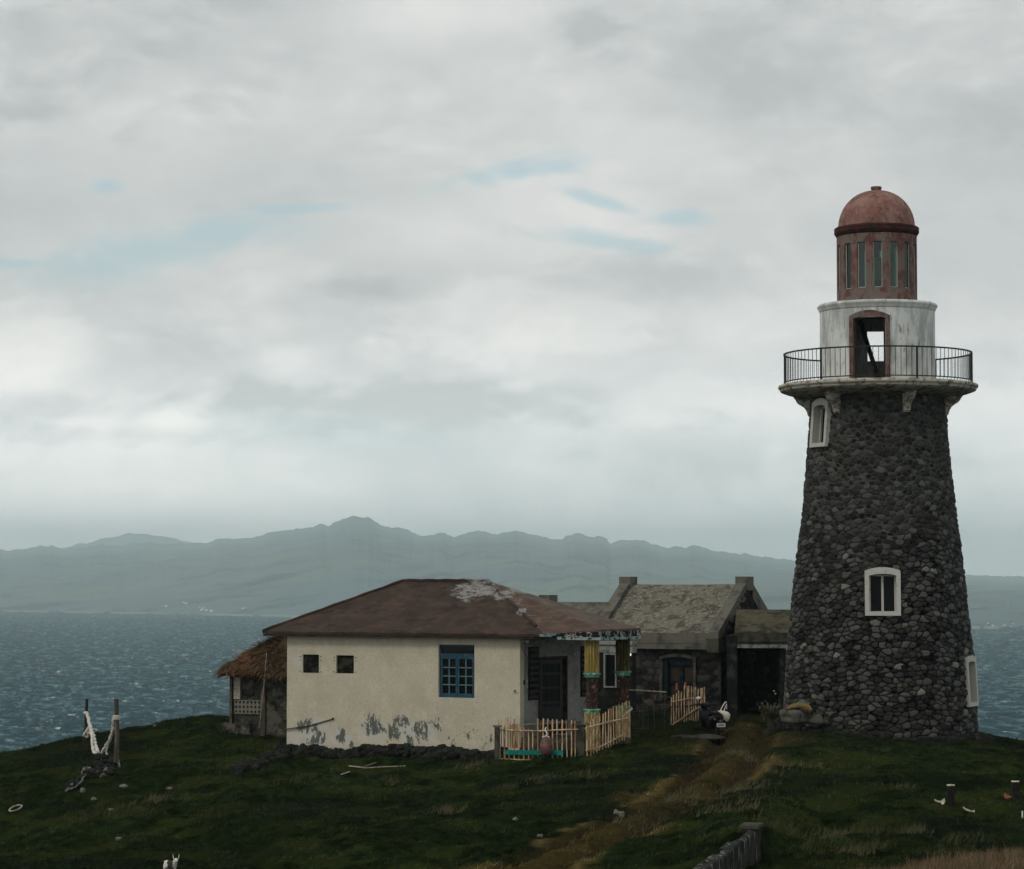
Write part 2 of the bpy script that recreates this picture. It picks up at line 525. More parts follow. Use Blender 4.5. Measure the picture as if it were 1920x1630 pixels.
M['ochre'] = pmat('yellow_lichen_hull', (.17, .11, .035), [dict(c=(.13, .12, .075), s=5, lo=.45, hi=.6), dict(c=(.4, .28, .09), s=12, lo=.55, hi=.65)], .9, (30, .5, .03))
M['orange'] = pmat('dull_orange_clay', (.36, .11, .06), [dict(c=(.2, .08, .05), s=9, lo=.5, hi=.65)], .8)
M['ivory'] = pmat('ivory_pottery', (.55, .5, .36), [dict(c=(.35, .28, .16), s=11, lo=.5, hi=.65)], .7)
M['soot'] = pmat('black_stump_bark', (.012, .012, .01), [dict(c=(.03, .028, .02), s=9, lo=.5, hi=.65)], .95, (30, .6, .03))
M['dry'] = pmat('dry_frond', (.1, .095, .065), [dict(c=(.19, .18, .13), s=6, lo=.5, hi=.65), dict(c=(.04, .05, .025), s=3, lo=.5, hi=.6)], .95)
M['fur'] = None

# ------------------------------------------------------------------ the headland
GU = np.array([-1400, -700, 0, 150, 330, 430, 537, 730, 930, 1100, 1250, 1400, 1520, 1650, 1750, 1840, 1920, 2500, 3200.])
GD = np.array([3, 10, 18, 26, 30, 34, 40, 46, 52, 58, 64, 70, 76, 82, 88, 93, 100, 112, 130, 170, 230.])
_c = [-1.6, -2.1, -3.0]
GZ = np.array([
    # 3    10    18    26    30    34    40    46    52    58    64    70    76    82    88    93    100   112  130  170  230
    [-1.7, -2.6, -4.0, -5.4, -6.0, -6.3, -6.5, -6.6, -6.8, -7.0, -7.2, -7.5, -7.8, -8.2, -8.8, -9.6, -11.5, -17, -26, -64, -66],
    [-1.7, -2.5, -3.8, -5.0, -5.6, -5.9, -6.0, -6.1, -6.2, -6.4, -6.5, -6.6, -6.6, -6.6, -6.9, -7.5, -9.3, -15, -25, -64, -66],
    [-1.6, -2.4, -3.6, -4.7, -5.2, -5.4, -5.5, -5.6, -5.66, -5.82, -5.85, -5.78, -5.6, -5.46, -5.62, -6.3, -8.3, -14, -24, -64, -66],
    [-1.6, -2.4, -3.6, -4.7, -5.2, -5.4, -5.5, -5.52, -5.55, -5.58, -5.52, -5.42, -5.27, -5.14, -5.10, -5.6, -7.6, -13, -24, -64, -66],
    [-1.6, -2.4, -3.6, -4.7, -5.1, -5.3, -5.38, -5.4, -5.42, -5.42, -5.34, -5.18, -4.98, -4.76, -4.60, -4.82, -6.6, -12, -23, -64, -66],
    [-1.6, -2.4, -3.5, -4.6, -5.0, -5.2, -5.3, -5.34, -5.36, -5.33, -5.23, -5.08, -4.88, -4.55, -4.47, -4.66, -6.2, -11.5, -22, -64, -66],
    [-1.6, -2.3, -3.5, -4.5, -4.9, -5.1, -5.2, -5.25, -5.27, -5.24, -5.16, -5.1, -4.98, -4.62, -4.45, -4.6, -6.0, -11, -22, -64, -66],
    [-1.6, -2.3, -3.4, -4.4, -4.8, -5.0, -5.1, -5.15, -5.17, -5.15, -5.08, -4.98, -4.84, -4.5, -4.4, -4.5, -5.8, -11, -22, -64, -66],
    [-1.6, -2.2, -3.3, -4.2, -4.7, -4.9, -5.0, -5.05, -5.08, -5.05, -4.95, -4.83, -4.62, -4.4, -4.35, -4.4, -5.6, -10.5, -21, -64, -66],
    [-1.6, -2.2, -3.2, -4.1, -4.5, -4.7, -4.9, -4.95, -4.96, -4.92, -4.82, -4.7, -4.38, -4.3, -4.25, -4.3, -5.4, -10, -21, -64, -66],
    [-1.6, -2.1, -3.0, -3.8, -4.2, -4.4, -4.5, -4.62, -4.72, -4.74, -4.68, -4.55, -4.31, -4.25, -4.2, -4.25, -5.3, -10, -21, -64, -66],
    [-1.6, -2.0, -2.8, -3.3, -3.6, -4.0, -4.3, -4.26, -4.42, -4.55, -4.52, -4.42, -4.29, -4.25, -4.2, -4.25, -5.2, -10, -21, -64, -66],
    [-1.6, -2.0, -2.7, -3.14, -3.42, -4.0, -4.6, -4.85, -4.78, -4.64, -4.52, -4.42, -4.3, -4.28, -4.3, -4.4, -5.3, -10, -21, -64, -66],
    [-1.6, -1.9, -2.6, -3.01, -3.34, -3.95, -4.5, -4.8, -4.74, -4.62, -4.54, -4.47, -4.40, -4.4, -4.6, -5.0, -6.2, -11, -22, -64, -66],
    [-1.6, -1.9, -2.55, -2.94, -3.27, -3.9, -4.45, -4.78, -4.74, -4.64, -4.56, -4.52, -4.48, -4.55, -4.8, -5.3, -6.5, -11.5, -22, -64, -66],
    [-1.6, -1.9, -2.5, -2.88, -3.19, -3.85, -4.4, -4.75, -4.72, -4.66, -4.6, -4.58, -4.6, -4.72, -5.0, -5.6, -7, -12, -23, -64, -66],
    [-1.6, -1.9, -2.5, -2.84, -3.15, -3.8, -4.4, -4.72, -4.72, -4.68, -4.66, -4.68, -4.76, -4.92, -5.2, -5.9, -7.4, -12.5, -23, -64, -66],
    [-1.6, -2.0, -2.5, -2.7, -3.0, -3.7, -4.5, -4.9, -5.1, -5.3, -5.5, -5.8, -6.1, -6.5, -7.0, -7.8, -9.5, -15, -25, -64, -66],
    [-1.7, -2.1, -2.6, -2.9, -3.2, -4.0, -4.9, -5.4, -5.8, -6.2, -6.6, -7.0, -7.4, -7.9, -8.5, -9.5, -12, -18, -27, -64, -66]])


def _slopes(x, Y):
    d = np.diff(Y, axis=-1) / np.diff(x)
    m = np.zeros_like(Y)
    h = np.diff(x)
    m[..., 1:-1] = (d[..., :-1] * h[1:] + d[..., 1:] * h[:-1]) / (h[1:] + h[:-1])
    m[..., 0] = d[..., 0]
    m[..., -1] = d[..., -1]
    return m


_MD = _slopes(GD, GZ)


def _herm(t, h, p0, p1, m0, m1):
    return (2 * t**3 - 3 * t**2 + 1) * p0 + (t**3 - 2 * t**2 + t) * h * m0 + (-2 * t**3 + 3 * t**2) * p1 + (t**3 - t**2) * h * m1


def ground(x, y, bumps=True):
    """height of the turf at world x, y (arrays)"""
    x = np.atleast_1d(np.asarray(x, float))
    y = np.atleast_1d(np.asarray(y, float))
    D = np.clip(y, GD[0], GD[-1] - 1e-6)
    u = np.clip(x / np.maximum(D, 1) * F + 960, GU[0], GU[-1] - 1e-6)
    j = np.clip(np.searchsorted(GD, D, 'right') - 1, 0, len(GD) - 2)
    i = np.clip(np.searchsorted(GU, u, 'right') - 1, 0, len(GU) - 2)
    h = GD[j + 1] - GD[j]
    t = (D - GD[j]) / h

    def row(k):
        k = np.clip(k, 0, len(GU) - 1)
        return _herm(t, h, GZ[k, j], GZ[k, j + 1], _MD[k, j], _MD[k, j + 1])
    a, b, c, d = row(i - 1), row(i), row(i + 1), row(i + 2)
    U = lambda k: GU[np.clip(k, 0, len(GU) - 1)]
    hu = U(i + 1) - U(i)
    s = (u - U(i)) / hu
    mb = np.where(i > 0, (c - a) / np.maximum(U(i + 1) - U(i - 1), 1), (c - b) / hu)
    mc = np.where(i < len(GU) - 2, (d - b) / np.maximum(U(i + 2) - U(i), 1), (c - b) / hu)
    z = _herm(s, hu, b, c, mb, mc)
    # the bank held by the concrete wall drops into a hollow on its right
    lx0, ly0, lx1, ly1 = 4.40, 47.0, 2.88, 41.0
    L_ = math.hypot(lx1 - lx0, ly1 - ly0)
    sd = ((x - lx0) * (ly1 - ly0) - (y - ly0) * (lx1 - lx0)) / L_
    sd = sd * -1.0
    wt = smooth01((sd + .2) / .19) * smooth01((50.0 - y) / 3.0) * smooth01((y - 35) / 3) * smooth01((9 - x) / 3)
    z = z * (1 - wt) + np.minimum(z, -4.86) * wt
    if bumps:
        r = ruts(x, y)
        z = z + (fbm(x * .35 + 9, y * .22, 4) - .5) * .30 + (fbm(x * 1.7, y * 1.3 + 40, 4, .6) - .5) * .27 + (fbm(x * 5.2, y * 3.4 + 4, 2, .6) - .5) * .05
        z = z - r[0] * .16 + r[1] * .05
    return z


def ground1(x, y):
    return float(ground(x, y)[0])


PATH = np.array([(ux - 960) / F * d for ux, d in [(1400, 84), (1392, 78), (1380, 73), (1372, 69), (1348, 65), (1310, 61), (1255, 57.5), (1170, 54), (1085, 51.2), (1000, 48.6), (900, 45), (760, 40), (600, 34)]])
PATHD = np.array([84, 78, 73, 69, 65, 61, 57.5, 54, 51.2, 48.6, 45, 40, 34.])


def ruts(x, y):
    """distance-based masks of the two wheel ruts and the ridge between them"""
    best = np.full(x.shape, 1e9)
    side = np.zeros(x.shape)
    for k in range(len(PATH) - 1):
        ax, ay, bx, by = PATH[k], PATHD[k], PATH[k + 1], PATHD[k + 1]
        dx, dy = bx - ax, by - ay
        L2 = dx * dx + dy * dy
        t = np.clip(((x - ax) * dx + (y - ay) * dy) / L2, 0, 1)
        ex, ey = x - ax - t * dx, y - ay - t * dy
        d = np.hypot(ex, ey)
        sg = np.sign(ex * dy - ey * dx)
        near = d < best
        best = np.where(near, d, best)
        side = np.where(near, d * sg, side)
    rut = np.exp(-((np.abs(side) - .62) / .26) ** 2)
    mid = np.exp(-(side / .28) ** 2)
    return rut, mid, best


def turf_colour(x, y, base=None):
    rut, mid, d = ruts(x, y)
    n1 = fbm(x * .22 + 3, y * .16, 4)
    n2 = fbm(x * .9 + 30, y * .6, 4)
    n3 = fbm(x * 3.1, y * 2.2 + 7, 3)
    g = np.stack([.0090 + 0 * x, .0155 + 0 * x, .0048 + 0 * x], -1)
    n4 = fbm(x * 7 + 8, y * 4, 3)
    g = g * (0.45 + 1.1 * n1[..., None]) * (0.3 + 1.4 * n3[..., None]) * (.2 + 1.6 * n4[..., None])
    yel = smooth01((n2 - .50) / .16)[..., None] * .45
    g = g * (1 - yel) + np.array([.034, .042, .010]) * yel
    dk = smooth01((.42 - n1) / .12)[..., None] * .5
    g = g * (1 - dk) + np.array([.007, .012, .0075]) * dk
    # trampled, dried ground along the track and on the level before the tower
    w_ = .85 + 1.0 * (n2 - .5) * 2
    pm = smooth01((w_ + .55 - d) / .9) * smooth01((86 - y) / 6)
    brown = np.array([.054, .041, .015]) * (0.55 + .9 * n3[..., None])
    k = (pm * (.35 + .55 * smooth01((n2 - .32) / .3)))[..., None]
    g = g * (1 - k) + brown * k
    rr_ = (rut * (.35 + .9 * smooth01((n3 - .35) / .3)) * smooth01((84 - y) / 8))[..., None]
    g = g * (1 - np.clip(rr_, 0, 1)) + np.array([.030, .021, .011]) * np.clip(rr_, 0, 1)
    ed = (np.exp(-((d - 1.05) / .14) ** 2) * smooth01((n2 - .42) / .15) * smooth01((84 - y) / 8))[..., None]
    g = g * (1 - .8 * ed) + np.array([.105, .082, .03]) * .8 * ed
    lvl = np.exp(-((x - 7.0) / 3.0) ** 2 - ((y - 75) / 4.0) ** 2) * smooth01((n2 - .38) / .2)
    g = g * (1 - .7 * lvl[..., None]) + np.array([.028, .023, .012]) * .7 * lvl[..., None]
    # dry tall grass on the near rise
    nr = smooth01((34.5 - y) / 3) * smooth01((x - 1.5) / 2)
    g = g * (1 - nr[..., None]) + np.array([.085, .064, .038]) * (.5 + n3[..., None]) * nr[..., None]
    # bare earth against the big house
    return g


def rows(segs):
    out = []
    for a, b, n in segs:
        out.append(np.linspace(a, b, n, endpoint=False))
    out.append([segs[-1][1]])
    return np.concatenate(out)


Ds = rows([(2.2, 24, 40), (24, 46, 130), (46, 98, 560), (98, 230, 60)])
As = rows([(-.48, -.22, 60), (-.22, .22, 860), (.22, .48, 60)])
AA, DD = np.meshgrid(As, Ds)
GX, GY = AA * DD, DD
Zg = ground(GX.ravel(), GY.ravel()).reshape(GX.shape)
edge_c = turf_colour(GX.ravel(), GY.ravel()).reshape(*GX.shape, 3)
land = grid_mesh('ground', np.stack([GX, GY, Zg], -1), M['turf'], edge_c)
tag(land, 'dark green grazed turf of the headland with a rutted track', kind='structure')

# short grass over the turf
rng = np.random.RandomState(11)


def blades(name, x, y, h, wdt, col, label, per=3, lean=.5, wind=(.35, .1)):
    n = len(x)
    z = ground(x, y) - .01
    X = np.repeat(x, per) + rng.normal(0, .035, n * per)
    Yy = np.repeat(y, per) + rng.normal(0, .035, n * per)
    Zz = np.repeat(z, per)
    hh = np.repeat(h, per) * rng.uniform(.55, 1.15, n * per)
    ww = np.repeat(wdt, per) * rng.uniform(.7, 1.3, n * per)
    a = rng.uniform(0, np.pi, n * per)
    lx = rng.normal(wind[0], lean, n * per) * hh
    ly = rng.normal(wind[1], lean, n * per) * hh
    V = np.zeros((n * per, 3, 3))
    V[:, 0] = np.stack([X - ww * np.cos(a), Yy - ww * np.sin(a), Zz], -1)
    V[:, 1] = np.stack([X + ww * np.cos(a), Yy + ww * np.sin(a), Zz], -1)
    V[:, 2] = np.stack([X + lx, Yy + ly, Zz + hh], -1)
    C = np.repeat(np.repeat(col, per, 0)[:, None, :], 3, 1) * rng.uniform(.6, 1.4, (n * per, 1, 1))
    f = np.arange(n * per * 3).reshape(-1, 3)
    o = np_mesh(name, V.reshape(-1, 3), f, M['blade'], C.reshape(-1, 3), False)
    return tag(o, label, kind='stuff')


n = 170000
gy = np.sqrt(rng.uniform(44**2, 93**2, n))
gx = rng.uniform(-.215, .215, n) * gy
gc = turf_colour(gx, gy)
rr = ruts(gx, gy)
clump = smooth01((fbm(gx * 1.6 + 50, gy * 1.2, 3) - .42) / .25)
keep = rng.rand(n) < (.25 + .75 * clump) * (1 - .6 * np.exp(-(rr[2] / .9) ** 2))
gx, gy, gc, clump = gx[keep], gy[keep], gc[keep], clump[keep]
blades('grass', gx, gy, .03 + .055 * clump, np.full(len(gx), .011), gc * rng.uniform(.5, 2.4, (len(gx), 1)), 'short windblown green grass covering the headland')

# pale dead tussocks standing in the green
tx, ty, tc_, th = [], [], [], []
tus = [(655, 1505, 64, .28, 60), (235, 1512, 62, .22, 120), (650, 1510, 66, .2, 0)]
TUS = [(160, 1538, .5, 70), (255, 1520, .9, 90), (215, 1530, .4, 50), (285, 1500, .5, 50), (945, 1480, .35, 70), (840, 1523, .35, 60), (1020, 1465, .6, 50), (1095, 1460, .7, 60),
       (520, 1405, .7, 120), (445, 1440, .8, 110), (880, 1437, .5, 40), (560, 1463, .7, 60), (730, 1472, .3, 25), (1465, 1555, .75, 150), (1620, 1560, .35, 60), (1692, 1562, .3, 40),
       (1720, 1563, .2, 25), (1600, 1598, .35, 50), (1560, 1572, .45, 50), (1650, 1588, .3, 30), (1515, 1595, .3, 40), (1800, 1578, .5, 50), (1690, 1478, .3, 20), (1385, 1415, .8, 120), (1395, 1478, .6, 80),
       (1290, 1500, 1.0, 120), (1360, 1520, .9, 90), (1180, 1540, .9, 70), (1440, 1500, 1.2, 60), (1500, 1440, 1.2, 60)]


def on_ground(u, v):
    """world point where the line of sight through a photo position first meets the turf"""
    d = ray(u, v)
    ys = np.linspace(26, 96, 1400)
    zs = ys * d.z / d.y
    g = ground(ys * d.x / d.y, ys)
    k = np.where(zs <= g)[0]
    k = k[k > 0]
    y = ys[k[0]] if len(k) else 90.0
    return Vector((d.x / d.y * y, y, float(ground(d.x / d.y * y, y)[0])))


for (u, v, r, n_) in TUS:
    p = on_ground(u, v)
    tx += list(p.x + rng.normal(0, r * .5, n_)); ty += list(p.y + rng.normal(0, r * .8, n_))
    tc_ += [(.085, .078, .04)] * n_ if rng.rand() < .6 else [(.045, .05, .018)] * n_
    th += [.16] * n_
blades('dead_grass', np.array(tx), np.array(ty), np.array(th) * rng.uniform(.6, 1.4, len(th)), np.full(len(tx), .008), np.array(tc_),
       'pale dead grass tussocks scattered over the green slope', per=4, lean=.35)
# tall dry grass on the nearest rise
n = 9000
ny = rng.uniform(24.5, 33, n)
nx = rng.uniform(.045, .235, n) * ny
w1 = fbm(nx * 1.3, ny * 1.1, 3)
kp = rng.rand(n) < smooth01((w1 - .3) / .25) * smooth01((nx / ny - .06) / .03)
nx, ny = nx[kp], ny[kp]
blades('dry_grass', nx, ny, rng.uniform(.10, .22, len(nx)), np.full(len(nx), .006),
       np.array([.125, .09, .052]) * rng.uniform(.5, 1.5, (len(nx), 1)), 'straw brown dry grass on the nearest rise', per=9, lean=.45, wind=(.3, 0))

# ------------------------------------------------------------------ the sea
SEA = -60.0
KS = 60 / 35
m, t = new_mat('sea_water')
pos = t.n('ShaderNodeNewGeometry').outputs['Position']
at = t.n('ShaderNodeAttribute', {'attribute_name': 'Col'})
foam = t.n('ShaderNodeSeparateColor', None, Color=at.outputs['Color']).outputs[0]
p2 = t.vm('MULTIPLY', pos, (1.0, .45, 1.0))
rip = t.noise(p2, .35, 8, .62)
rip2 = t.noise(t.vm('MULTIPLY', pos, (.25, .07, 1)), .12, 5, .55)
fpat = t.noise(t.vm('MULTIPLY', pos, (.012, .006, 1)), 1.0, 3, .5)
fst = t.noise(t.vm('MULTIPLY', pos, (.11, .045, 1)), 1.0, 7, .62, .4)
fo = t.m('MULTIPLY', t.ss(fst, .62, .665), t.ss(fpat, .42, .56))
fo = t.m('MAXIMUM', fo, t.m('MULTIPLY', t.ss(t.noise(t.vm('MULTIPLY', pos, (.4, .12, 1)), 1.0, 6, .65), .70, .74), t.ss(fpat, .38, .55)))
wv = t.noise(t.vm('MULTIPLY', pos, (.11, .036, 1)), 1.0, 6, .58, .5)
base = t.mix(t.ss(rip2, .35, .7), (.0008, .024, .036), (.002, .042, .058))
base = t.mix(t.ss(wv, .48, .57), base, (.045, .125, .145))  # sky-catching wave faces painted as lighter diffuse colour
base = t.mix(t.ss(wv, .58, .68), base, (.20, .31, .32))
bn = t.n('ShaderNodeBump', None, Height=rip, Strength=1.0, Distance=4.0)
df_ = t.n('ShaderNodeBsdfDiffuse', None, Color=base, Normal=bn.outputs[0])
gs_ = t.n('ShaderNodeBsdfGlossy', None, Color=(.85, .95, 1.0), Roughness=.38, Normal=bn.outputs[0])
fr_ = t.n('ShaderNodeFresnel', None, IOR=1.30, Normal=bn.outputs[0])
b1 = t.n('ShaderNodeMixShader', None, i0=t.m('MULTIPLY', fr_.outputs[0], .09), i1=df_.outputs[0], i2=gs_.outputs[0])
wf_ = t.n('ShaderNodeBsdfDiffuse', None, Color=(.55, .6, .6))
b = t.n('ShaderNodeMixShader', None, i0=fo, i1=b1.outputs[0], i2=wf_.outputs[0])
t.n('ShaderNodeOutputMaterial', None, Surface=b.outputs[0])
M['sea'] = m
Dr = [150., 300., 480.]
while Dr[-1] < 7900:
    D = Dr[-1]
    Dr.append(D + max(.9, .45 * D * D / (2667 * 60) * 1.0))
Dr = np.array(Dr + [9500, 14000, 19000])
Ar = rows([(-.9, -.23, 70), (-.23, .23, 900), (.23, .9, 70)])
A2, D2 = np.meshgrid(Ar, Dr)
sx, sy = A2 * D2, D2
hz = np.zeros_like(sx)
rs2 = np.random.RandomState(5)
wdir = math.radians(35)
for k in range(34):
    lam = 4.2 * 1.10 ** k * (1 + .2 * rs2.rand())
    th_ = wdir + rs2.normal(0, .65)
    kx, ky = math.cos(th_) * 2 * np.pi / lam, math.sin(th_) * 2 * np.pi / lam
    ph = rs2.rand() * 6.28
    wob = fbm(sx / (lam * 6) + k, sy / (lam * 6), 2) * 5
    q = np.sin(kx * sx + ky * sy + ph + wob)
    amp = .030 * lam ** .72
    hz += amp * (1 - np.abs(q) * 1.35)
hz -= hz.mean()
patch = fbm(sx / 60., sy / 120., 4)
fm = smooth01((hz / hz.std() - 1.7) / 1.2) * smooth01((patch - .44) / .14)
Zs = SEA + hz * 1.6
Cs = np.stack([fm, patch, 0 * fm], -1)
sea = grid_mesh('sea', np.stack([sx, sy, Zs], -1), M['sea'], Cs)
tag(sea, 'wind-ruffled dark teal sea with scattered whitecaps', kind='structure')

# ------------------------------------------------------------------ the island across the strait
SIL = np.array([(-700, 1062), (-400, 1045), (-200, 1035), (0, 1030), (20, 1033), (80, 1023), (130, 1028), (190, 1021), (230, 1024), (275, 1016), (300, 1021), (390, 1019),
                (410, 1012), (470, 1009), (500, 1001), (530, 994), (570, 992), (590, 989), (602, 983), (612, 986), (625, 983), (645, 972), (662, 967), (674, 971), (688, 969), (715, 985), (740, 990), (768, 995), (780, 1003),
                (815, 1003), (830, 999), (850, 1006), (895, 996), (930, 1001), (965, 994), (1000, 1003), (1045, 1014), (1062, 1006), (1083, 1002), (1110, 1007), (1125, 1006), (1145, 1018),
                (1195, 1011), (1225, 1020), (1240, 1026), (1285, 1026), (1300, 1022), (1340, 1033), (1400, 1040), (1490, 1050), (1620, 1066), (1700, 1075), (1808, 1079), (1830, 1078), (1870, 1081),
                (1920, 1082), (2200, 1086), (2600, 1090)], float)
SHO = np.array([(-700, 1141), (0, 1147), (300, 1152), (520, 1157), (900, 1166), (1300, 1172), (1820, 1179), (1920, 1180.5), (2600, 1188)], float)


def island(name, label, sil, sho, back, mt, nz=.5, uu=(-700, 2600), nu=1400, nt=110, seed=0):
    u = np.linspace(uu[0], uu[1], nu)
    vs = np.interp(u, sil[:, 0], sil[:, 1])
    d0 = 60 * F / (np.interp(u, sho[:, 0], sho[:, 1]) - 1095)
    T_ = np.concatenate([np.linspace(-.02, 1, nt), np.linspace(1.05, 1.6, 12)])
    UU, TT = np.meshgrid(u, T_)
    D0 = np.tile(d0, (len(T_), 1))
    D = D0 + TT * back
    d1 = d0 + back
    fine = (fbm(u / 11 + seed, u * 0 + 3, 4, .6) - .5) * 9.0
    zr = (1095 - vs + fine) / F * d1
    g = np.clip(TT, 0, 1)
    x = (UU - 960) / F * D
    rid = 1 - np.abs(2 * fbm(x / 420 + seed, D / 3000, 5, .55) - 1) * 2.2
    prof = g ** .75 * .86 + .14 * g
    z = SEA - 2 + (zr - SEA) * prof + rid * 115 * nz * g * (1 - g) * 2.2 + (fbm(x / 170, D / 300, 5) - .5) * 70 * nz * (g * (1 - g)) ** .5
    lim = (1095 - (vs + 2 + 30 * (1 - g))) / F * D
    lm_ = np.maximum(lim, SEA + 2 * g)
    kk = 9.0
    z = np.where(TT < 1, lm_ - kk * np.log1p(np.exp(np.clip((lm_ - z) / kk, -30, 30))), z)
    z = np.where((TT >= .9) & (TT < 1), z * (1 - (TT - .9) / .1) + zr * ((TT - .9) / .1), z)
    z = np.where(TT <= .015, SEA - 3, z)
    z = np.where(TT >= 1, zr - (TT - 1) * 400, z)
    return tag(grid_mesh(name, np.stack([x, D, z], -1), mt), label, kind='structure')


M['hill'] = pmat('forested_hill', (.115, .155, .155), [dict(c=(.15, .185, .155), s=.0016, lo=.45, hi=.58, det=8), dict(c=(.055, .085, .075), s=.0042, lo=.5, hi=.64, det=7), dict(c=(.2, .19, .14), s=.0045, lo=.66, hi=.70, det=6)], 1.0, (.012, 1.0, 22), 0.0)
island('hills', 'long hazy green island ridge across the strait', SIL, SHO, 7000, M['hill'])
SIL2 = np.array([(60, 1095), (110, 1030), (165, 1018), (210, 1008), (245, 1001), (275, 1003), (335, 1012), (370, 1020), (410, 1030), (460, 1060)], float)
SHO2 = np.array([(0, 1115.5), (600, 1115.5)], float)
island('mountain', 'very faint volcano peak behind the island ridge', SIL2, SHO2, 1500, M['hill'], .3, (70, 450), 120, 40, 9)
# beach and surf line
M['sand'] = pmat('pale_beach', (.2, .2, .18), [dict(c=(.2, .21, .17), s=.012, lo=.5, hi=.6)], .9)
mb = MB()
us = np.linspace(-600, 2500, 400)
d0 = 60 * F / (np.interp(us, SHO[:, 0], SHO[:, 1]) - 1095)
for k in range(len(us) - 1):
    if fbm(np.array([us[k] / 70.]), np.array([2.]), 3)[0] < .45 and not (380 < us[k] < 530):
        continue
    q = []
    for (uu_, dd, zz) in ((us[k], d0[k] - 30, SEA + .3), (us[k + 1], d0[k + 1] - 30, SEA + .3), (us[k + 1], d0[k + 1] + 30, SEA + 3.6), (us[k], d0[k] + 30, SEA + 3.6)):
        q.append(((uu_ - 960) / F * dd, dd, zz))
    mb.add(q, [(0, 1, 2, 3)])
tag(mb.build('beach', M['sand']), 'thin pale beach along the far shore', kind='structure')
# far village
M['far_wall'] = pmat('far_whitewash', (.75, .76, .74), [], .9)
M['far_roof'] = pmat('far_tin_roof', (.5, .52, .52), [], .7)
hm = MB()
fr0 = Fr((0, 0, 0), Vector((1, 0, 0)), Vector((0, 1, 0)))
hm.box(fr0, -4, 4, -3, 3, 0, 3.6)
hm.prism([(-4.4, -3.5, 3.6), (-4.4, 3.5, 3.6), (-4.4, 0, 5.4)], (8.8, 0, 0))
r3 = random.Random(3)
h0 = None
for k in range(30):
    u = r3.choice([r3.uniform(345, 425), r3.uniform(345, 425), r3.uniform(310, 530), r3.uniform(1850, 1915)]) if k else 380
    vsh = np.interp(u, SHO[:, 0], SHO[:, 1])
    d = 60 * F / (vsh - 1095) + r3.uniform(50, 320) * (.25 if u > 1800 else 1)
    zz = SEA + 1.5 + max(0, (d - 60 * F / (vsh - 1095)) * .055)
    if h0 is None:
        o = h0 = hm.build('far_house', M['far_wall'])
    else:
        o = h0.copy()
        COL.objects.link(o)
    o.location = ((u - 960) / F * d, d, zz)
    ks = d / 5400 * (.55 if u > 1800 else 1)
    o.scale = (r3.uniform(.4, 1.2) * ks, r3.uniform(.6, .9) * ks, r3.uniform(.5, .9) * ks)
    tag(o, 'tiny white house in the hazy village on the far shore', 'house', 'far village houses')

# ------------------------------------------------------------------ haze
hz_ = MB()
hz_.box(Fr((0, 0, 0), Vector((1, 0, 0)), Vector((0, 1, 0))), -16000, 16000, -60, 18500, -70, 356)
hz_o = hz_.build('haze', None)
m, t = new_mat('haze')
vol = t.n('ShaderNodeVolumePrincipled')
vol.inputs['Color'].default_value = (.83, .98, 1.0, 1)
vol.inputs['Density'].default_value = 0.000122
vol.inputs['Anisotropy'].default_value = 0.45
ou = t.n('ShaderNodeOutputMaterial')
t.t.links.new(vol.outputs[0], ou.inputs['Volume'])
hz_o.data.materials.append(m)
tag(hz_o, 'pale sea haze over the strait', kind='stuff')

# ------------------------------------------------------------------ cobble masonry (heights and colours over a plane)
def cobble(s, z, cw, ch, seed):
    """returns dome height 0..1, edge distance, and per-stone random numbers"""
    shp = s.shape
    gx, gy = (s / cw).ravel(), (z / ch).ravel()
    rowi = np.floor(gy)
    rs = np.random.RandomState(seed)
    R = rs.rand(512, 512, 5)
    f1 = np.full(gx.shape, 9.); f2 = np.full(gx.shape, 9.)
    ci = np.zeros(gx.shape, int); cj = np.zeros(gx.shape, int)
    for dj in (-2, -1, 0, 1, 2):
        j = rowi + dj
        off = .5 * (j % 2)
        i0 = np.floor(gx - off)
        for di in (-2, -1, 0, 1, 2):
            i = i0 + di
            ii, jj = (i % 512).astype(int), (j % 512).astype(int)
            r = R[ii, jj]
            cx = i + off + .5 + (r[:, 0] - .5) * .72
            cy = j + .5 + (r[:, 1] - .5) * .66
            wgt = .65 + .75 * r[:, 2]
            ang = (r[:, 3] - .5) * .7
            dx, dy = gx - cx, (gy - cy)
            ddx = dx * np.cos(ang) + dy * np.sin(ang)
            ddy = -dx * np.sin(ang) + dy * np.cos(ang)
            d = np.sqrt(ddx ** 2 * .9 + ddy ** 2 * 1.05) / wgt
            nw = d < f1
            f2 = np.where(nw, f1, np.minimum(f2, d))
            f1 = np.where(nw, d, f1)
            ci = np.where(nw, ii, ci); cj = np.where(nw, jj, cj)
    e = np.minimum(f2 - f1, (.70 - f1) * 1.0)
    rnd = R[ci, cj]
    dome = np.clip(e / .34, 0, 1)
    dome = np.sqrt(1 - (1 - dome) ** 2) * np.clip(1.08 - f1 ** 2 * .6, .2, 1)
    return dome.reshape(shp), e.reshape(shp), rnd.reshape(*shp, 5)


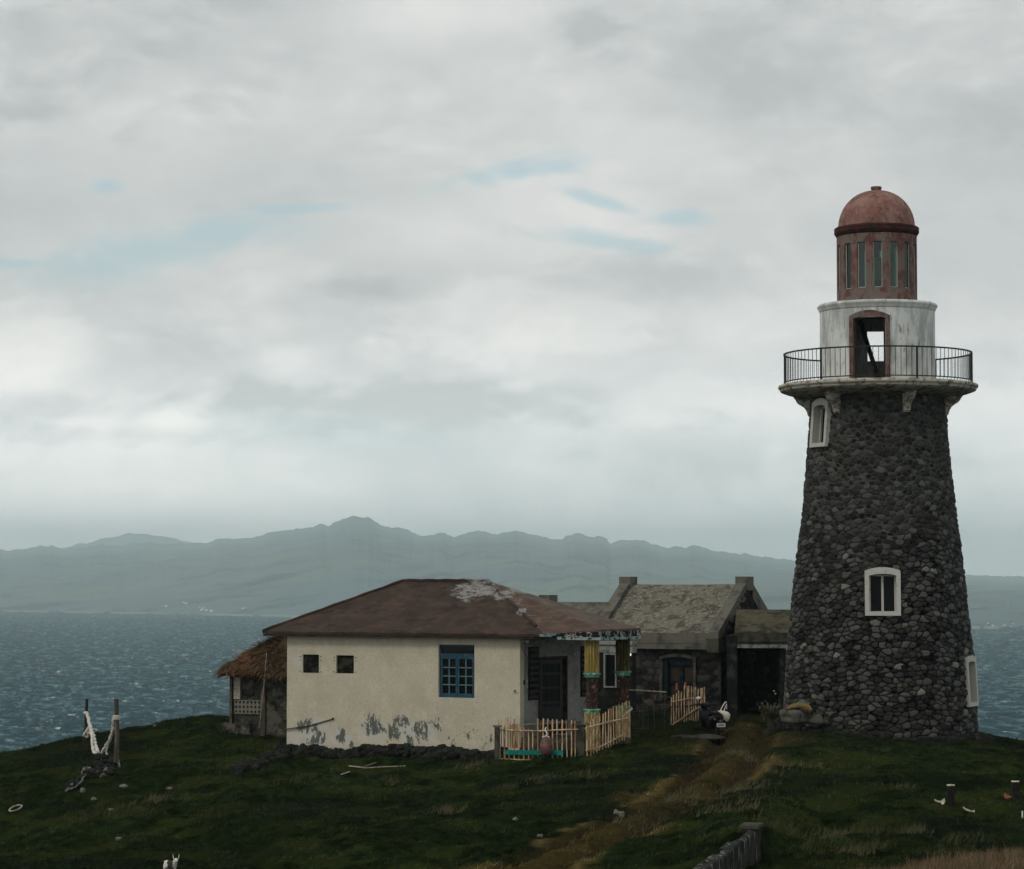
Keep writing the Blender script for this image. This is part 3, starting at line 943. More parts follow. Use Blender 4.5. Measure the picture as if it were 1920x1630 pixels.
def stone_paint(e, rnd, flush, tone=1.0):
    """colour of each stone, with the mortar between (flush = 0 deep joints .. 1 smeared mortar)"""
    g = .022 + .066 * rnd[..., 2] ** 1.5
    c = np.stack([g, g * 1.03, g * .97], -1)
    lt = (rnd[..., 4] > .965) * (1 - .6 * flush)
    c = c * (1 + 1.3 * lt[..., None] * np.array([.8, .78, .62]))
    dk = (rnd[..., 4] < .28)
    c = c * np.where(dk, .42, 1.0)[..., None]
    warm = (rnd[..., 3] > .8)[..., None] * np.array([.012, .008, 0])
    c = c + warm * .6
    c = c * (1 - .6 * flush[..., None] * (rnd[..., 3] < .5)[..., None])
    joint = 1 - smooth01(e / (.15 + .16 * flush))
    mc = np.array([.004, .0042, .004]) * (1 - flush[..., None]) + np.array([.092, .096, .085]) * flush[..., None]
    c = c * (1 - joint[..., None]) + mc * joint[..., None]
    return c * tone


# ------------------------------------------------------------------ lighthouse
TD = 80.0
TX = (1647.5 - 960) / F * TD
T0 = Vector((TX, TD, 0))
tc2 = Vector((-TX, -TD, 0)).normalized()
tr2 = Vector((TD, -TX, 0)).normalized()
RP = np.array([(-5.6, 2.97), (-4.64, 2.86), (-2.3, 2.74), (0, 2.52), (1.84, 2.30), (4.3, 2.06), (5.2, 1.985), (5.7, 1.96)])


def trad(z):
    return np.interp(z, RP[:, 0], RP[:, 1])


def tp(phi, r, z):
    """point on the tower: phi from the side facing the camera, positive to the right"""
    return T0 + tc2 * (r * math.cos(phi)) + tr2 * (r * math.sin(phi)) + Vector((0, 0, z))


LH = thing('lighthouse', (TX, TD, -4.6), 'tall round lighthouse of dark cobbles with white gallery and red dome', 'lighthouse')
wins = [  # phi, z centre, width, height of opening
    (math.radians(-56), 4.72, .62, 1.14), (math.radians(2.2), -.27, .78, 1.12), (math.radians(72), -2.88, .70, 1.24)]
nph, nz = 1500, 640
ph = np.linspace(-math.pi, math.pi, nph)
zz = np.linspace(-5.4, 5.68, nz)
PH, ZZ = np.meshgrid(ph, zz)
Rb = trad(ZZ)
S = PH * (2.0 + .5 * (Rb - 2.0))
dome, e_, rnd = cobble(S + 50, ZZ + 20 + .04 * np.sin(PH * 9), .190, .142, 21)
fl = smooth01((ZZ + .3 + 1.6 * (fbm(PH * 2 + 3, ZZ * .8 + 2, 3) - .5) * 2) / 3.2) * (1 - .35 * smooth01((ZZ - 4.4) / .8))
fl = np.clip(fl * (.25 + 1.1 * fbm(PH * 3 + 11, ZZ * 1.2 + 8, 3)), 0, .8)
amp = .10 * (1 - fl) + .07 * fl
off = amp * dome * (.55 + .6 * rnd[..., 2]) - .04 + .05 * (fbm(PH * 2.5, ZZ * .9, 3) - .5)
# smeared mortar stands proud of hollow dark stones in the upper band
off = off + fl * .012 * (1 - smooth01(e_ / .15))
Rr = Rb + off
cphi, sphi = np.cos(PH), np.sin(PH)
V = np.stack([T0.x + Rr * (cphi * tc2.x + sphi * tr2.x), T0.y + Rr * (cphi * tc2.y + sphi * tr2.y), ZZ], -1)
keep = np.ones((nz - 1, nph - 1), bool)
pc, zc = (PH[:-1, :-1] + PH[1:, 1:]) / 2, (ZZ[:-1, :-1] + ZZ[1:, 1:]) / 2
for (p0, z0, ww, hh) in wins:
    keep &= ~((np.abs(np.sin(pc - p0)) * trad(zc) < ww / 2 + .03) & (np.cos(pc - p0) > 0) & (np.abs(zc - z0) < hh / 2 + .03))
grid_mesh('cobble_wall', V, M['stone'], stone_paint(e_, rnd, fl), keep, parent=LH)


def tower_window(p0, z0, ww, hh, mull, arch, label=None):
    th0, th1 = trad(z0 - hh / 2), trad(z0 + hh / 2)
    base = tp(p0, th0, z0 - hh / 2)
    top = tp(p0, th1, z0 + hh / 2)
    up = (top - base).normalized()
    right = (tc2 * (-math.sin(p0)) + tr2 * math.cos(p0)).normalized()
    inn = right.cross(up)
    if inn.dot(T0 - base) < 0:
        inn = -inn
    fr = Fr((base + top) / 2, right, inn, up)
    H, Wd = hh / 2, ww / 2
    k = .125
    jb = MB()
    jb.box(fr, -Wd - k, -Wd, -.085, .10, -H - .10, H)
    jb.box(fr, Wd, Wd + k, -.085, .10, -H - .10, H)
    jb.box(fr, -Wd, Wd, -.083, .10, -H - .10, -H + .02)
    # arched head
    n = 10
    for i in range(n):
        a, b_ = -1 + 2 * i / n, -1 + 2 * (i + 1) / n
        za, zb = H + arch * (1 - a * a), H + arch * (1 - b_ * b_)
        xa, xb = a * (Wd + k), b_ * (Wd + k)
        bot = lambda x, z: H - .06 + arch * .6 * (1 - min(1, abs(x) / Wd) ** 2)
        jb.hexa([fr(xa, -.088, bot(xa, 0)), fr(xb, -.088, bot(xb, 0)), fr(xb, .10, bot(xb, 0)), fr(xa, .10, bot(xa, 0))],
                [fr(xa, -.088, za + .09), fr(xb, -.088, zb + .09), fr(xb, .10, zb + .09), fr(xa, .10, za + .09)])
    wn_ = jb.build('window', M['white_paint'], LH)
    rv = MB()
    d0_, d1_ = .101, (.22 if (mull or z0 > 2) else .46)
    rv.box(fr, -Wd - .03, -Wd, d0_, d1_, -H, H)
    rv.box(fr, Wd, Wd + .03, d0_, d1_, -H, H)
    rv.box(fr, -Wd, Wd, d0_, d1_, -H - .03, -H)
    rv.box(fr, -Wd, Wd, d0_, d1_, H + .03, H + .2)
    rv.build('reveal', M['reveal'], wn_)
    g = MB()
    g.box(fr, -Wd - .02, Wd + .02, d1_ + .002, d1_ + .03, -H, H + .2)
    g.build('pane', M['glass'], wn_)
    s_ = MB()
    y0, y1 = d1_ - .06, d1_ - .0
    fw = .05
    s_.box(fr, -Wd, -Wd + fw, y0, y1, -H, H + .02)
    s_.box(fr, Wd - fw, Wd, y0, y1, -H, H + .02)
    s_.box(fr, -Wd + fw, Wd - fw, y0, y1, H - .05, H + .02)
    s_.box(fr, -Wd + fw, Wd - fw, y0, y1, -H, -H + .05)
    if mull:
        s_.box(fr, -.032, .032, y0, y1, -H + .05, H - .05)
    s_.build('sash', M['white_paint'], wn_)
    return wn_


tower_window(*wins[0], False, .13)
tower_window(*wins[1], True, .10)
tower_window(*wins[2], False, .06)


def cyl_shell(name, m, ro, ri, z0, z1, openings, parent, na=180, phi0=0.0):
    """hollow drum with openings (phi, half width in radians, z0, z1); reveals are closed"""
    br = set(np.round(np.linspace(-math.pi, math.pi, na + 1), 6))
    zs = {z0, z1}
    for (p, hw, a, b_) in openings:
        for q in (p - hw, p + hw):
            q = (q + math.pi) % (2 * math.pi) - math.pi
            br.add(round(q, 6))
        zs |= {a, b_}
    br = sorted(br)
    zs = sorted(zs)
    nA, nZ = len(br) - 1, len(zs) - 1

    def solid(i, j):
        if j < 0 or j >= nZ:
            return False
        i %= nA
        c = (br[i] + br[i + 1]) / 2
        zc_ = (zs[j] + zs[j + 1]) / 2
        for (p, hw, a, b_) in openings:
            d = (c - p + math.pi) % (2 * math.pi) - math.pi
            if abs(d) < hw and a < zc_ < b_:
                return False
        return True
    mb = MB()
    for i in range(nA):
        p, q = br[i], br[i + 1]
        if q - p < 1e-5:
            continue
        for j in range(nZ):
            if not solid(i, j):
                continue
            a, b_ = zs[j], zs[j + 1]
            O = [tp(p, ro, a), tp(q, ro, a), tp(q, ro, b_), tp(p, ro, b_)]
            I = [tp(p, ri, a), tp(q, ri, a), tp(q, ri, b_), tp(p, ri, b_)]
            mb.add(O, [(0, 1, 2, 3)]); mb.add(I, [(3, 2, 1, 0)])
            if not solid(i - 1, j):
                mb.add([O[0], O[3], I[3], I[0]], [(0, 1, 2, 3)])
            if not solid(i + 1, j):
                mb.add([O[1], I[1], I[2], O[2]], [(0, 1, 2, 3)])
            if not solid(i, j + 1):
                mb.add([O[3], O[2], I[2], I[3]], [(0, 1, 2, 3)])
            if not solid(i, j - 1):
                mb.add([O[1], O[0], I[0], I[1]], [(0, 1, 2, 3)])
    mb.raw = True
    o = mb.build(name, m, parent)
    import bmesh
    bm = bmesh.new()
    bm.from_mesh(o.data)
    bmesh.ops.remove_doubles(bm, verts=bm.verts, dist=1e-5)
    bmesh.ops.recalc_face_normals(bm, faces=bm.faces)
    bm.to_mesh(o.data)
    bm.free()
    return o


TC = (T0.x, T0.y, 0)
g = MB()
g.lathe(TC, [(1.5, 5.97), (2.90, 5.975), (2.97, 5.95), (2.985, 5.90), (2.97, 5.86), (2.92, 5.845), (2.93, 5.80), (2.90, 5.765), (2.72, 5.70), (2.45, 5.63), (2.05, 5.58), (1.55, 5.56), (1.5, 5.97)], 120)
g.build('gallery_slab', M['slab'], LH)
POSTS = [math.radians(a) for a in (-156, -96, -36, 24, 84, 144)]
for a in POSTS:
    prof = [(1.93, 5.03), (2.06, 5.03), (2.10, 5.07), (2.12, 5.16), (2.19, 5.29), (2.30, 5.37), (2.38, 5.41), (2.44, 5.48), (2.48, 5.56), (2.52, 5.60), (2.54, 5.64), (1.9, 5.58)]
    side = (tc2 * (-math.sin(a)) + tr2 * math.cos(a)) * .10
    poly = [tp(a, r, z) - side for r, z in prof]
    b = MB()
    b.prism(poly, side * 2)
    b.build('bracket', M['slab'], LH)
rail = MB()
RR = 2.80
ring = lambda r, z, w_: rail.lathe(TC, [(r - w_, z - w_), (r + w_, z - w_), (r + w_, z + w_), (r - w_, z + w_), (r - w_, z - w_)], 120, smooth=False)
ring(RR, 6.90, .021)
ring(RR, 6.05, .016)
rail_o = rail.build('railing', M['iron'], LH)
bl = MB()
for k in range(108):
    a = POSTS[0] + (k) * 2 * math.pi / 108
    bl.tube([tp(a, RR, 6.05), tp(a, RR, 6.90)], .0095, 5, False)
bl.build('balusters', M['iron'], rail_o)
for a in POSTS:
    q = MB()
    q.tube([tp(a, RR, 5.96), tp(a, RR, 6.92)], .03, 8)
    q.build('post', M['iron'], rail_o)
# watch room
DPH = math.radians(-7.9)
dhw = math.asin(.48 / 1.72)
cyl_shell('watch_room', M['grey_render'], 1.72, 1.56, 5.96, 8.2, [(DPH, dhw, 5.97, 7.86), (math.pi - math.radians(3.0), .25, 6.78, 7.74)], LH)
g = MB()
g.lathe(TC, [(1.2, 8.38), (1.60, 8.40), (1.75, 8.385), (1.79, 8.35), (1.80, 8.30), (1.77, 8.27), (1.76, 8.24), (1.735, 8.19), (1.722, 8.15), (1.5, 8.15)], 120)
g.build('cornice', M['grey_render'], LH)
g = MB()
g.lathe(TC, [(0.02, 8.12), (1.56, 8.12), (1.56, 8.16), (.02, 8.16)], 48)
g.build('ceiling', M['void'], LH)
# red door surround, following the curve of the wall
g = MB()
def arc_box(mb, p0, p1, r0, r1, zf0, zf1, n=10):
    for i in range(n):
        a, b_ = p0 + (p1 - p0) * i / n, p0 + (p1 - p0) * (i + 1) / n
        mb.hexa([tp(a, r1, zf0(a)), tp(b_, r1, zf0(b_)), tp(b_, r0, zf0(b_)), tp(a, r0, zf0(a))],
                [tp(a, r1, zf1(a)), tp(b_, r1, zf1(b_)), tp(b_, r0, zf1(b_)), tp(a, r0, zf1(a))])
k_ = .068
for s_ in (-1, 1):
    arc_box(g, DPH + s_ * dhw, DPH + s_ * (dhw + k_), 1.60, 1.765, lambda a: 5.98, lambda a: 7.86, 2)
arch_t = lambda a: 7.90 + .17 * (1 - ((a - DPH) / (dhw + k_)) ** 2)
arc_box(g, DPH - dhw - k_, DPH + dhw + k_, 1.60, 1.765, lambda a: 7.79 + .10 * (1 - ((a - DPH) / (dhw + k_)) ** 2), arch_t, 12)
df = g.build('door_frame', M['red'], LH)
g = MB()
for s_ in (-1, 1):
    arc_box(g, DPH + s_ * (dhw - .03), DPH + s_ * (dhw - .002), 1.59, 1.66, lambda a: 5.98, lambda a: 7.8, 1)
g.build('inner_frame', M['brown_wood'], df)
g = MB()
a0 = T0 + tr2 * (-.52) + tc2 * (-.2) + Vector((0, 0, 7.95))
a1 = T0 + tr2 * (.05) + tc2 * (.9) + Vector((0, 0, 6.0))
for s_ in (-.03, .03):
    g.tube([a0 + tc2 * s_ * 1.0 + tr2 * s_, a1 + tc2 * s_ + tr2 * s_], .045, 6)
g.build('stair_plank', M['iron'], LH)
# red lantern room with tall narrow lights
LW = [math.radians(1.7 + 24 * k) for k in range(15)]
hw = math.asin(.138 / 1.2)
ops = [((a + math.pi) % (2 * math.pi) - math.pi, hw, 8.80, 10.17) for a in LW]
cyl_shell('lantern_room', M['red'], 1.20, 1.08, 8.38, 10.56, ops, LH)
g = MB()
g.lathe(TC, [(1.05, 10.44), (1.205, 10.44), (1.24, 10.50), (1.26, 10.53), (1.275, 10.56), (1.27, 10.60), (1.255, 10.62), (1.275, 10.65), (1.27, 10.69), (1.23, 10.72), (1.16, 10.735), (1.0, 10.735)], 96)
g.build('dome_cornice', M['red_trim'], LH)
g = MB()
pr = [(1.15 * math.cos(t_) ** .93, 10.72 + 1.14 * math.sin(t_)) for t_ in np.linspace(0, math.pi / 2 - .02, 22)]
g.lathe(TC, pr + [(0.001, 11.86)], 96)
dm = g.build('dome', M['red_dome'], LH)
g = MB()
g.lathe(TC, [(.135, 11.82), (.15, 11.88), (.165, 11.92), (.17, 11.955), (.15, 11.975), (0.001, 11.985)], 24)
g.build('finial', M['red'], dm)
M['green_glass'], t = new_mat('pale_green_pane')
gl = t.n('ShaderNodeBsdfGlossy', None, Color=(.8, .95, .9), Roughness=.08)
tr = t.n('ShaderNodeBsdfTransparent', None, Color=(.40, .54, .49))
fz = t.n('ShaderNodeMixShader', None, i0=.05, i1=tr.outputs[0], i2=gl.outputs[0])
t.n('ShaderNodeOutputMaterial', None, Surface=fz.outputs[0])
for a in LW:
    g = MB()
    fr = Fr(tp(a, 1.12, 0), -math.sin(a) * tc2 + math.cos(a) * tr2, -(tc2 * math.cos(a) + tr2 * math.sin(a)))
    g.box(fr, -.130, -.108, -.02, .02, 8.80, 10.17)
    g.box(fr, .108, .130, -.02, .02, 8.80, 10.17)
    g.box(fr, -.096, .096, -.02, .02, 8.80, 8.825)
    wf = g.build('window', M['white_paint'], LH)
    g = MB()
    g.box(fr, -.096, .096, -.004, .004, 8.825, 10.165)
    g.build('pane', M['green_glass'], wf)
g = MB()
g.lathe(TC, [(.01, 8.4), (.42, 8.4), (.42, 8.44), (.12, 8.5), (.12, 9.0), (.25, 9.05), (.25, 9.1), (.2, 9.12)], 24)
g.build('lamp_stand', M['iron'], LH)
g = MB()
pr = []
for i in range(13):
    z_ = 9.14 + i * .055
    rr_ = .12 + .12 * math.sin(math.pi * i / 12)
    pr += [(rr_, z_), (rr_ + .03, z_ + .02)]
g.lathe(TC, pr, 24)
g.build('lamp_lens', M['white'], LH)
# fallen stones along the foot of the tower
rq = random.Random(8)
rk = MB()
for i in range(170):
    a = math.radians(rq.uniform(-75, 82))
    r = 3.0 + abs(rq.gauss(0, .35)) * (1.5 if a < -.1 else .5)
    p = tp(a, r, 0)
    s_ = rq.uniform(.04, .13)
    rk.ico((p.x, p.y, ground1(p.x, p.y) + s_ * .3), s_ * 1.3, s_ * 1.2, s_, rq, 1, .2, rq.uniform(0, 6))
tag(rk.build('rubble', M['rubble']), 'loose grey stones along the foot of the tower', kind='stuff')

# ------------------------------------------------------------------ cream house
AH = math.radians(30)
ex = Vector((math.cos(AH), -math.sin(AH), 0))
ey = Vector((math.sin(AH), math.cos(AH), 0))
RWc = P(975, 1095, 73.7)
RWc.z = 0
Hf = Fr(RWc, ex, ey)                      # x: along the front (negative to the left), y: depth, z: up from eye level
xl = Hf.px(538, 1300)[0]
HBASE = -5.4
OV = .30
xR = Hf.px(1021, 1188, -OV)[0]
xLr = Hf.px(492, 1185, -OV)[0]
zE = -1.375
S_ = 2.53
xA, zA = Hf.px(915, 1089.5, S_ - OV)
xB, zB = Hf.px(757, 1089, S_ - OV)
zR_ = (zA + zB) / 2
DEP = 2 * (S_ - OV)                       # wall depth
HW = thing('cream_house', Hf(xl / 2, DEP / 2, -4.8), 'cream plastered house with peeling base and rusty brown hip roof', 'house')


def wall_px(fr, name, m, x0, x1, z0, z1, th, holes, parent):
    """flat wall with rectangular openings (x0, x1, z0, z1)"""
    xs = sorted({x0, x1} | {h for q in holes for h in q[:2]})
    zs = sorted({z0, z1} | {h for q in holes for h in q[2:]})

    def solid(i, j):
        if i < 0 or j < 0 or i >= len(xs) - 1 or j >= len(zs) - 1:
            return False
        cx, cz = (xs[i] + xs[i + 1]) / 2, (zs[j] + zs[j + 1]) / 2
        return not any(a < cx < b and c < cz < d for a, b, c, d in holes)
    mb = MB()
    for i in range(len(xs) - 1):
        for j in range(len(zs) - 1):
            if not solid(i, j):
                continue
            a, b, c, d = xs[i], xs[i + 1], zs[j], zs[j + 1]
            O = [fr(a, 0, c), fr(b, 0, c), fr(b, 0, d), fr(a, 0, d)]
            I = [fr(a, th, c), fr(b, th, c), fr(b, th, d), fr(a, th, d)]
            mb.add(O, [(0, 1, 2, 3)]); mb.add(I, [(3, 2, 1, 0)])
            if not solid(i - 1, j):
                mb.add([O[0], O[3], I[3], I[0]], [(0, 1, 2, 3)])
            if not solid(i + 1, j):
                mb.add([O[1], I[1], I[2], O[2]], [(0, 1, 2, 3)])
            if not solid(i, j + 1):
                mb.add([O[3], O[2], I[2], I[3]], [(0, 1, 2, 3)])
            if not solid(i, j - 1):
                mb.add([O[1], O[0], I[0], I[1]], [(0, 1, 2, 3)])
    mb.raw = True
    return mb.build(name, m, parent)


def rect(fr, u0, v0, u1, v1, y=0.0):
    a, b = fr.px(u0, (v0 + v1) / 2, y)[0], fr.px(u1, (v0 + v1) / 2, y)[0]
    uc = (u0 + u1) / 2
    return (a, b, fr.px(uc, v1, y)[1], fr.px(uc, v0, y)[1])


hp = lambda u, v: tuple(hit(u, v, Hf.o, Hf.y))
peel_pts = [(hp(u, v), (r * 1.25, 1.2, r2 * 1.1)) for u, v, r, r2 in [(700, 1362, .40, .42), (738, 1372, .34, .38), (752, 1355, .28, .25), (790, 1370, .34, .42), (770, 1396, .16, .36), (575, 1362, .42, .3), (603, 1380, .25, .3), (640, 1380, .2, .32), (590, 1392, .3, .22), (660, 1400, .1, .2)]]
lime_pts = [(hp(u, v), (r, 1.5, r2)) for u, v, r, r2 in [(590, 1375, .95, .75), (555, 1390, .6, .6), (700, 1370, .7, .6), (760, 1372, .8, .62), (800, 1375, .5, .5), (640, 1385, .7, .5), (560, 1240, .25, .3), (658, 1281, .14, .16), (815, 1325, .08, .2), (480, 1300, .1, .1)]]
small_pts = [(hp(u, v), (r, 1.2, r)) for u, v, r in [(872, 1378, .4), (845, 1390, .35), (890, 1375, .3), (905, 1395, .3), (968, 1298, .18), (920, 1385, .3), (550, 1410, .4), (820, 1360, .5)]]
M['cream'] = pmat('cream_plaster', (.49, .445, .345), [
    dict(c=(.43, .39, .305), s=1.1, lo=.42, hi=.65), dict(c=(.54, .49, .385), s=2.6, lo=.5, hi=.7), dict(c=(.36, .325, .25), s=24, lo=.45, hi=.65, amt=.6),
    dict(c=(.47, .462, .42), s=(6, 6, 4), lo=.22, hi=.60, pts=lime_pts, pull=.6, det=9, r=.7),
    dict(c=(.105, .115, .10), s=(8.5, 8.5, 4.6), lo=.42, hi=.48, pts=peel_pts, pull=.25, det=10, r=.72),
    dict(c=(.10, .11, .095), s=(11, 11, 7), lo=.53, hi=.57, pts=peel_pts + small_pts, pull=.30, det=8, r=.7),
    dict(c=(.38, .22, .11), s=3, lo=.3, hi=.6, pts=[(hp(888, 1345), (.05, 1, .55))], pull=1.0, amt=.45),
    dict(c=(.33, .30, .22), s=(5, 5, 1.2), lo=.45, hi=.65, z=(-4.45, -4.9), amt=.8),
    dict(c=(.5, .48, .43), s=8, lo=.74, hi=.77, det=3),
    dict(c=(.30, .28, .21), s=(7, 7, .9), lo=.45, hi=.7, z=(-1.95, -1.5), amt=.5)], .9, (22, .35, .012))
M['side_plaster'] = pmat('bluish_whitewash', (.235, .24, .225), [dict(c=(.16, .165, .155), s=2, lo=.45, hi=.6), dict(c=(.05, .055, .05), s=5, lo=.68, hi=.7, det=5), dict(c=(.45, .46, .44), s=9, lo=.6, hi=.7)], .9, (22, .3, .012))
sm1 = rect(Hf, 567.5, 1227.5, 598, 1262)
sm2 = rect(Hf, 630.5, 1229, 663.5, 1263)
bw = rect(Hf, 822, 1209, 889.5, 1308.5)
zt = -1.44
wall = wall_px(Hf, 'front_wall', M['cream'], xl, 0, HBASE, zt, .22, [sm1, sm2, bw], HW)
Sf = Fr(RWc, ey, -ex)                     # side wall facing the porch: x runs back from the corner
# side frame's inward direction is -ex
swin = rect(Sf, 990, 1213, 1009, 1313)
sdoor = rect(Sf, 1011, 1235, 1061.5, 1400)
swin2 = rect(Sf, 1088, 1211.5, 1104, 1306.5)
PF = -4.22                                # porch floor
sdoor = (sdoor[0], sdoor[1], PF, sdoor[3])
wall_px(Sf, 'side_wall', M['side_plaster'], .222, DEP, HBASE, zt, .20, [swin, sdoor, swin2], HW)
Bf = Fr(Hf(0, DEP, 0), ex, -ey)
g = MB()
g.box(Hf, xl, -.202, DEP - .22, DEP, HBASE, zt)
g.build('back_wall', M['cream'], HW)
g = MB()
g.box(Hf, xl, xl + .2, .222, DEP - .222, HBASE, zt)
g.build('end_wall', M['cream'], HW)
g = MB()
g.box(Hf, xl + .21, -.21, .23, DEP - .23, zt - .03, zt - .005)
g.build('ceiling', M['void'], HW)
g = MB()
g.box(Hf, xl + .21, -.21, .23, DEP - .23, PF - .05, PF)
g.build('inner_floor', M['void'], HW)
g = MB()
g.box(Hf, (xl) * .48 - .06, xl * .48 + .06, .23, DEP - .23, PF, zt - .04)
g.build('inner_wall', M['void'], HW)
# dark sheets stand in for shade in both small openings; braces, nail stubs round them
for q in (sm1, sm2):
    g = MB()
    g.box(Hf, q[0] + .004, q[1] - .004, .05, .07, q[2] + .004, q[3] - .004)
    fo_ = g.build('dark_backing', M['void'], HW)
    g = MB()
    g.tube([Hf(q[0] + .02, .04, q[2] + .05), Hf(q[1] - .02, .03, q[3] - .2)], .012, 6)
    g.build('brace', M['brown_wood'], fo_)
    for xx in (q[0] - .07, q[1] + .07):
        for z_ in (q[2] + .04, (q[2] + q[3]) / 2 + .1, q[3] - .06):
            g = MB()
            g.tube([Hf(xx, 0, z_), Hf(xx, -.03, z_)], .012, 6)
            g.build('hinge_pin', M['iron'], fo_)
# blue casement window
x0, x1, z0, z1 = bw
g = MB()
yf0, yf1 = .07, .14
k = .045
g.box(Hf, x0, x0 + k, yf0, yf1, z0, z1)
g.box(Hf, x1 - k, x1, yf0, yf1, z0, z1)
g.box(Hf, x0 + k, x1 - k, yf0, yf1, z1 - k, z1)
g.box(Hf, x0 + k, x1 - k, yf0 - .02, yf1, z0, z0 + k)
ztr = z1 - (z1 - z0) * .19
g.box(Hf, x0 + k, x1 - k, yf0 - .02, yf1, ztr - .05, ztr + .03)
wn_ = g.build('window', M['blue_wood'], HW)
xm = (x0 + x1) / 2
g = MB()
for (a, b) in ((x0 + k, xm - .004), (xm + .004, x1 - k)):
    s0 = .055
    y0, y1 = .055, .095
    g.box(Hf, a, a + s0, y0, y1, z0 + k, ztr - .05)
    g.box(Hf, b - s0, b, y0, y1, z0 + k, ztr - .05)
    g.box(Hf, a + s0, b - s0, y0, y1, z0 + k, z0 + k + .07)
    g.box(Hf, a + s0, b - s0, y0, y1, ztr - .12, ztr - .05)
    pass
    zz0, zz1 = z0 + k + .07, ztr - .12
    for i in (1, 2, 3):
        zc_ = zz0 + (zz1 - zz0) * i / 4
        pass
sash_ = g.build('sash', M['blue_wood'], wn_)
g = MB()
for (a, b) in ((x0 + k, xm - .004), (xm + .004, x1 - k)):
    g.box(Hf, (a + b) / 2 - .014, (a + b) / 2 + .014, y0 + .004, y1, zz0, zz1)
    for i in (1, 2, 3):
        zc_ = zz0 + (zz1 - zz0) * i / 4
        g.box(Hf, a + s0, (a + b) / 2 - .0145, y0 + .008, y1, zc_ - .014, zc_ + .014)
        g.box(Hf, (a + b) / 2 + .0145, b - s0, y0 + .008, y1, zc_ - .014, zc_ + .014)
M['pale_blue'] = pmat('pale_blue_glazing_bar', (.10, .17, .2), [dict(c=(.05, .1, .12), s=9, lo=.5, hi=.65)], .7)
g.build('glazing_bars', M['pale_blue'], wn_)
g = MB()
g.box(Hf, x0 + k, x1 - k, .10, .106, z0 + k, z1 - k)
g.build('pane', M['glass'], wn_)
M['sheer'], t = new_mat('curtain_seen_through_glass')
g = MB()
nn = 40
vs = []
for i in range(nn + 1):
    xx = x0 + k + (x1 - x0 - 2 * k) * i / nn
    yy = .185 + .02 * math.sin(i * 1.3)
    vs += [Hf(xx, yy, z0 + k), Hf(xx, yy, ztr - .05)]
g.add(vs, [(2 * i, 2 * i + 2, 2 * i + 3, 2 * i + 1) for i in range(nn)], True)
g.build('curtain', M['curtain'], wn_)
bpy.data.materials.remove(M.pop('sheer'))
# make the casement glass see-through so the curtain shows
M['clear_glass'], t = new_mat('thin_window_glass')
gl = t.n('ShaderNodeBsdfGlossy', None, Color=(1, 1, 1), Roughness=.05)
tr = t.n('ShaderNodeBsdfTransparent', None, Color=(.55, .6, .57))
t.n('ShaderNodeOutputMaterial', None, Surface=t.n('ShaderNodeMixShader', None, i0=.02, i1=tr.outputs[0], i2=gl.outputs[0]).outputs[0])
for o in wn_.children:
    if o.name.startswith('pane'):
        o.data.materials[0] = M['clear_glass']

# ---- roof
cFL, cFR = Hf(xLr, -OV, zE), Hf(xR, -OV, zE)
cBL, cBR = Hf(xLr, DEP + OV, zE), Hf(xR, DEP + OV, zE)
A_, B_ = Hf(xA, S_ - OV, zR_), Hf(xB, S_ - OV, zR_)
PCf = hit(1124, 1179, Hf(0, -.42, 0), Hf.y)         # porch front outer corner (top edge)
xo = (PCf - Hf.o).dot(ex)
PCn = hit(1201, 1180, Hf(xo, 0, 0), Hf.x)           # porch far outer corner (top edge)
zP = (PCf.z + PCn.z) / 2
yo0, yo1 = (PCf - Hf.o).dot(ey), (PCn - Hf.o).dot(ey)
PCf, PCn = Hf(xo, yo0, zP), Hf(xo, yo1, zP)


def slab_tri(mb, pts, th=.06):
    n = len(pts)
    mb.add(list(pts) + [p - Vector((0, 0, th)) for p in pts],
           [tuple(range(n)), tuple(reversed(range(n, 2 * n)))] + [(i, n + i, n + (i + 1) % n, (i + 1) % n) for i in range(n)])


def subdiv_roof(mb, a, b, c, d, nu=40, nv=16, wob=.012, th=.07):
    """sheet between edge a-b (eave) and d-c (ridge), lightly uneven, with an underside"""
    top, bot = [], []
    for j in range(nv + 1):
        for i in range(nu + 1):
            s, t_ = i / nu, j / nv
            p = (a.lerp(b, s)).lerp(d.lerp(c, s), t_)
            e = wob * (float(vnoise(np.array([p.x * 1.7]), np.array([p.y * 1.7]))[0]) - .5) * 2 * (1 if 0 < t_ < 1 else .4)
            top.append(p + Vector((0, 0, e)))
            bot.append(p - Vector((0, 0, th)))
    W_ = nu + 1
    N_ = len(top)
    f = [(j * W_ + i, j * W_ + i + 1, (j + 1) * W_ + i + 1, (j + 1) * W_ + i) for j in range(nv) for i in range(nu)]
    mb.add(top + bot, f + [tuple(N_ + k for k in reversed(q)) for q in f]
           + [(i, N_ + i, N_ + i + 1, i + 1) for i in range(nu)])


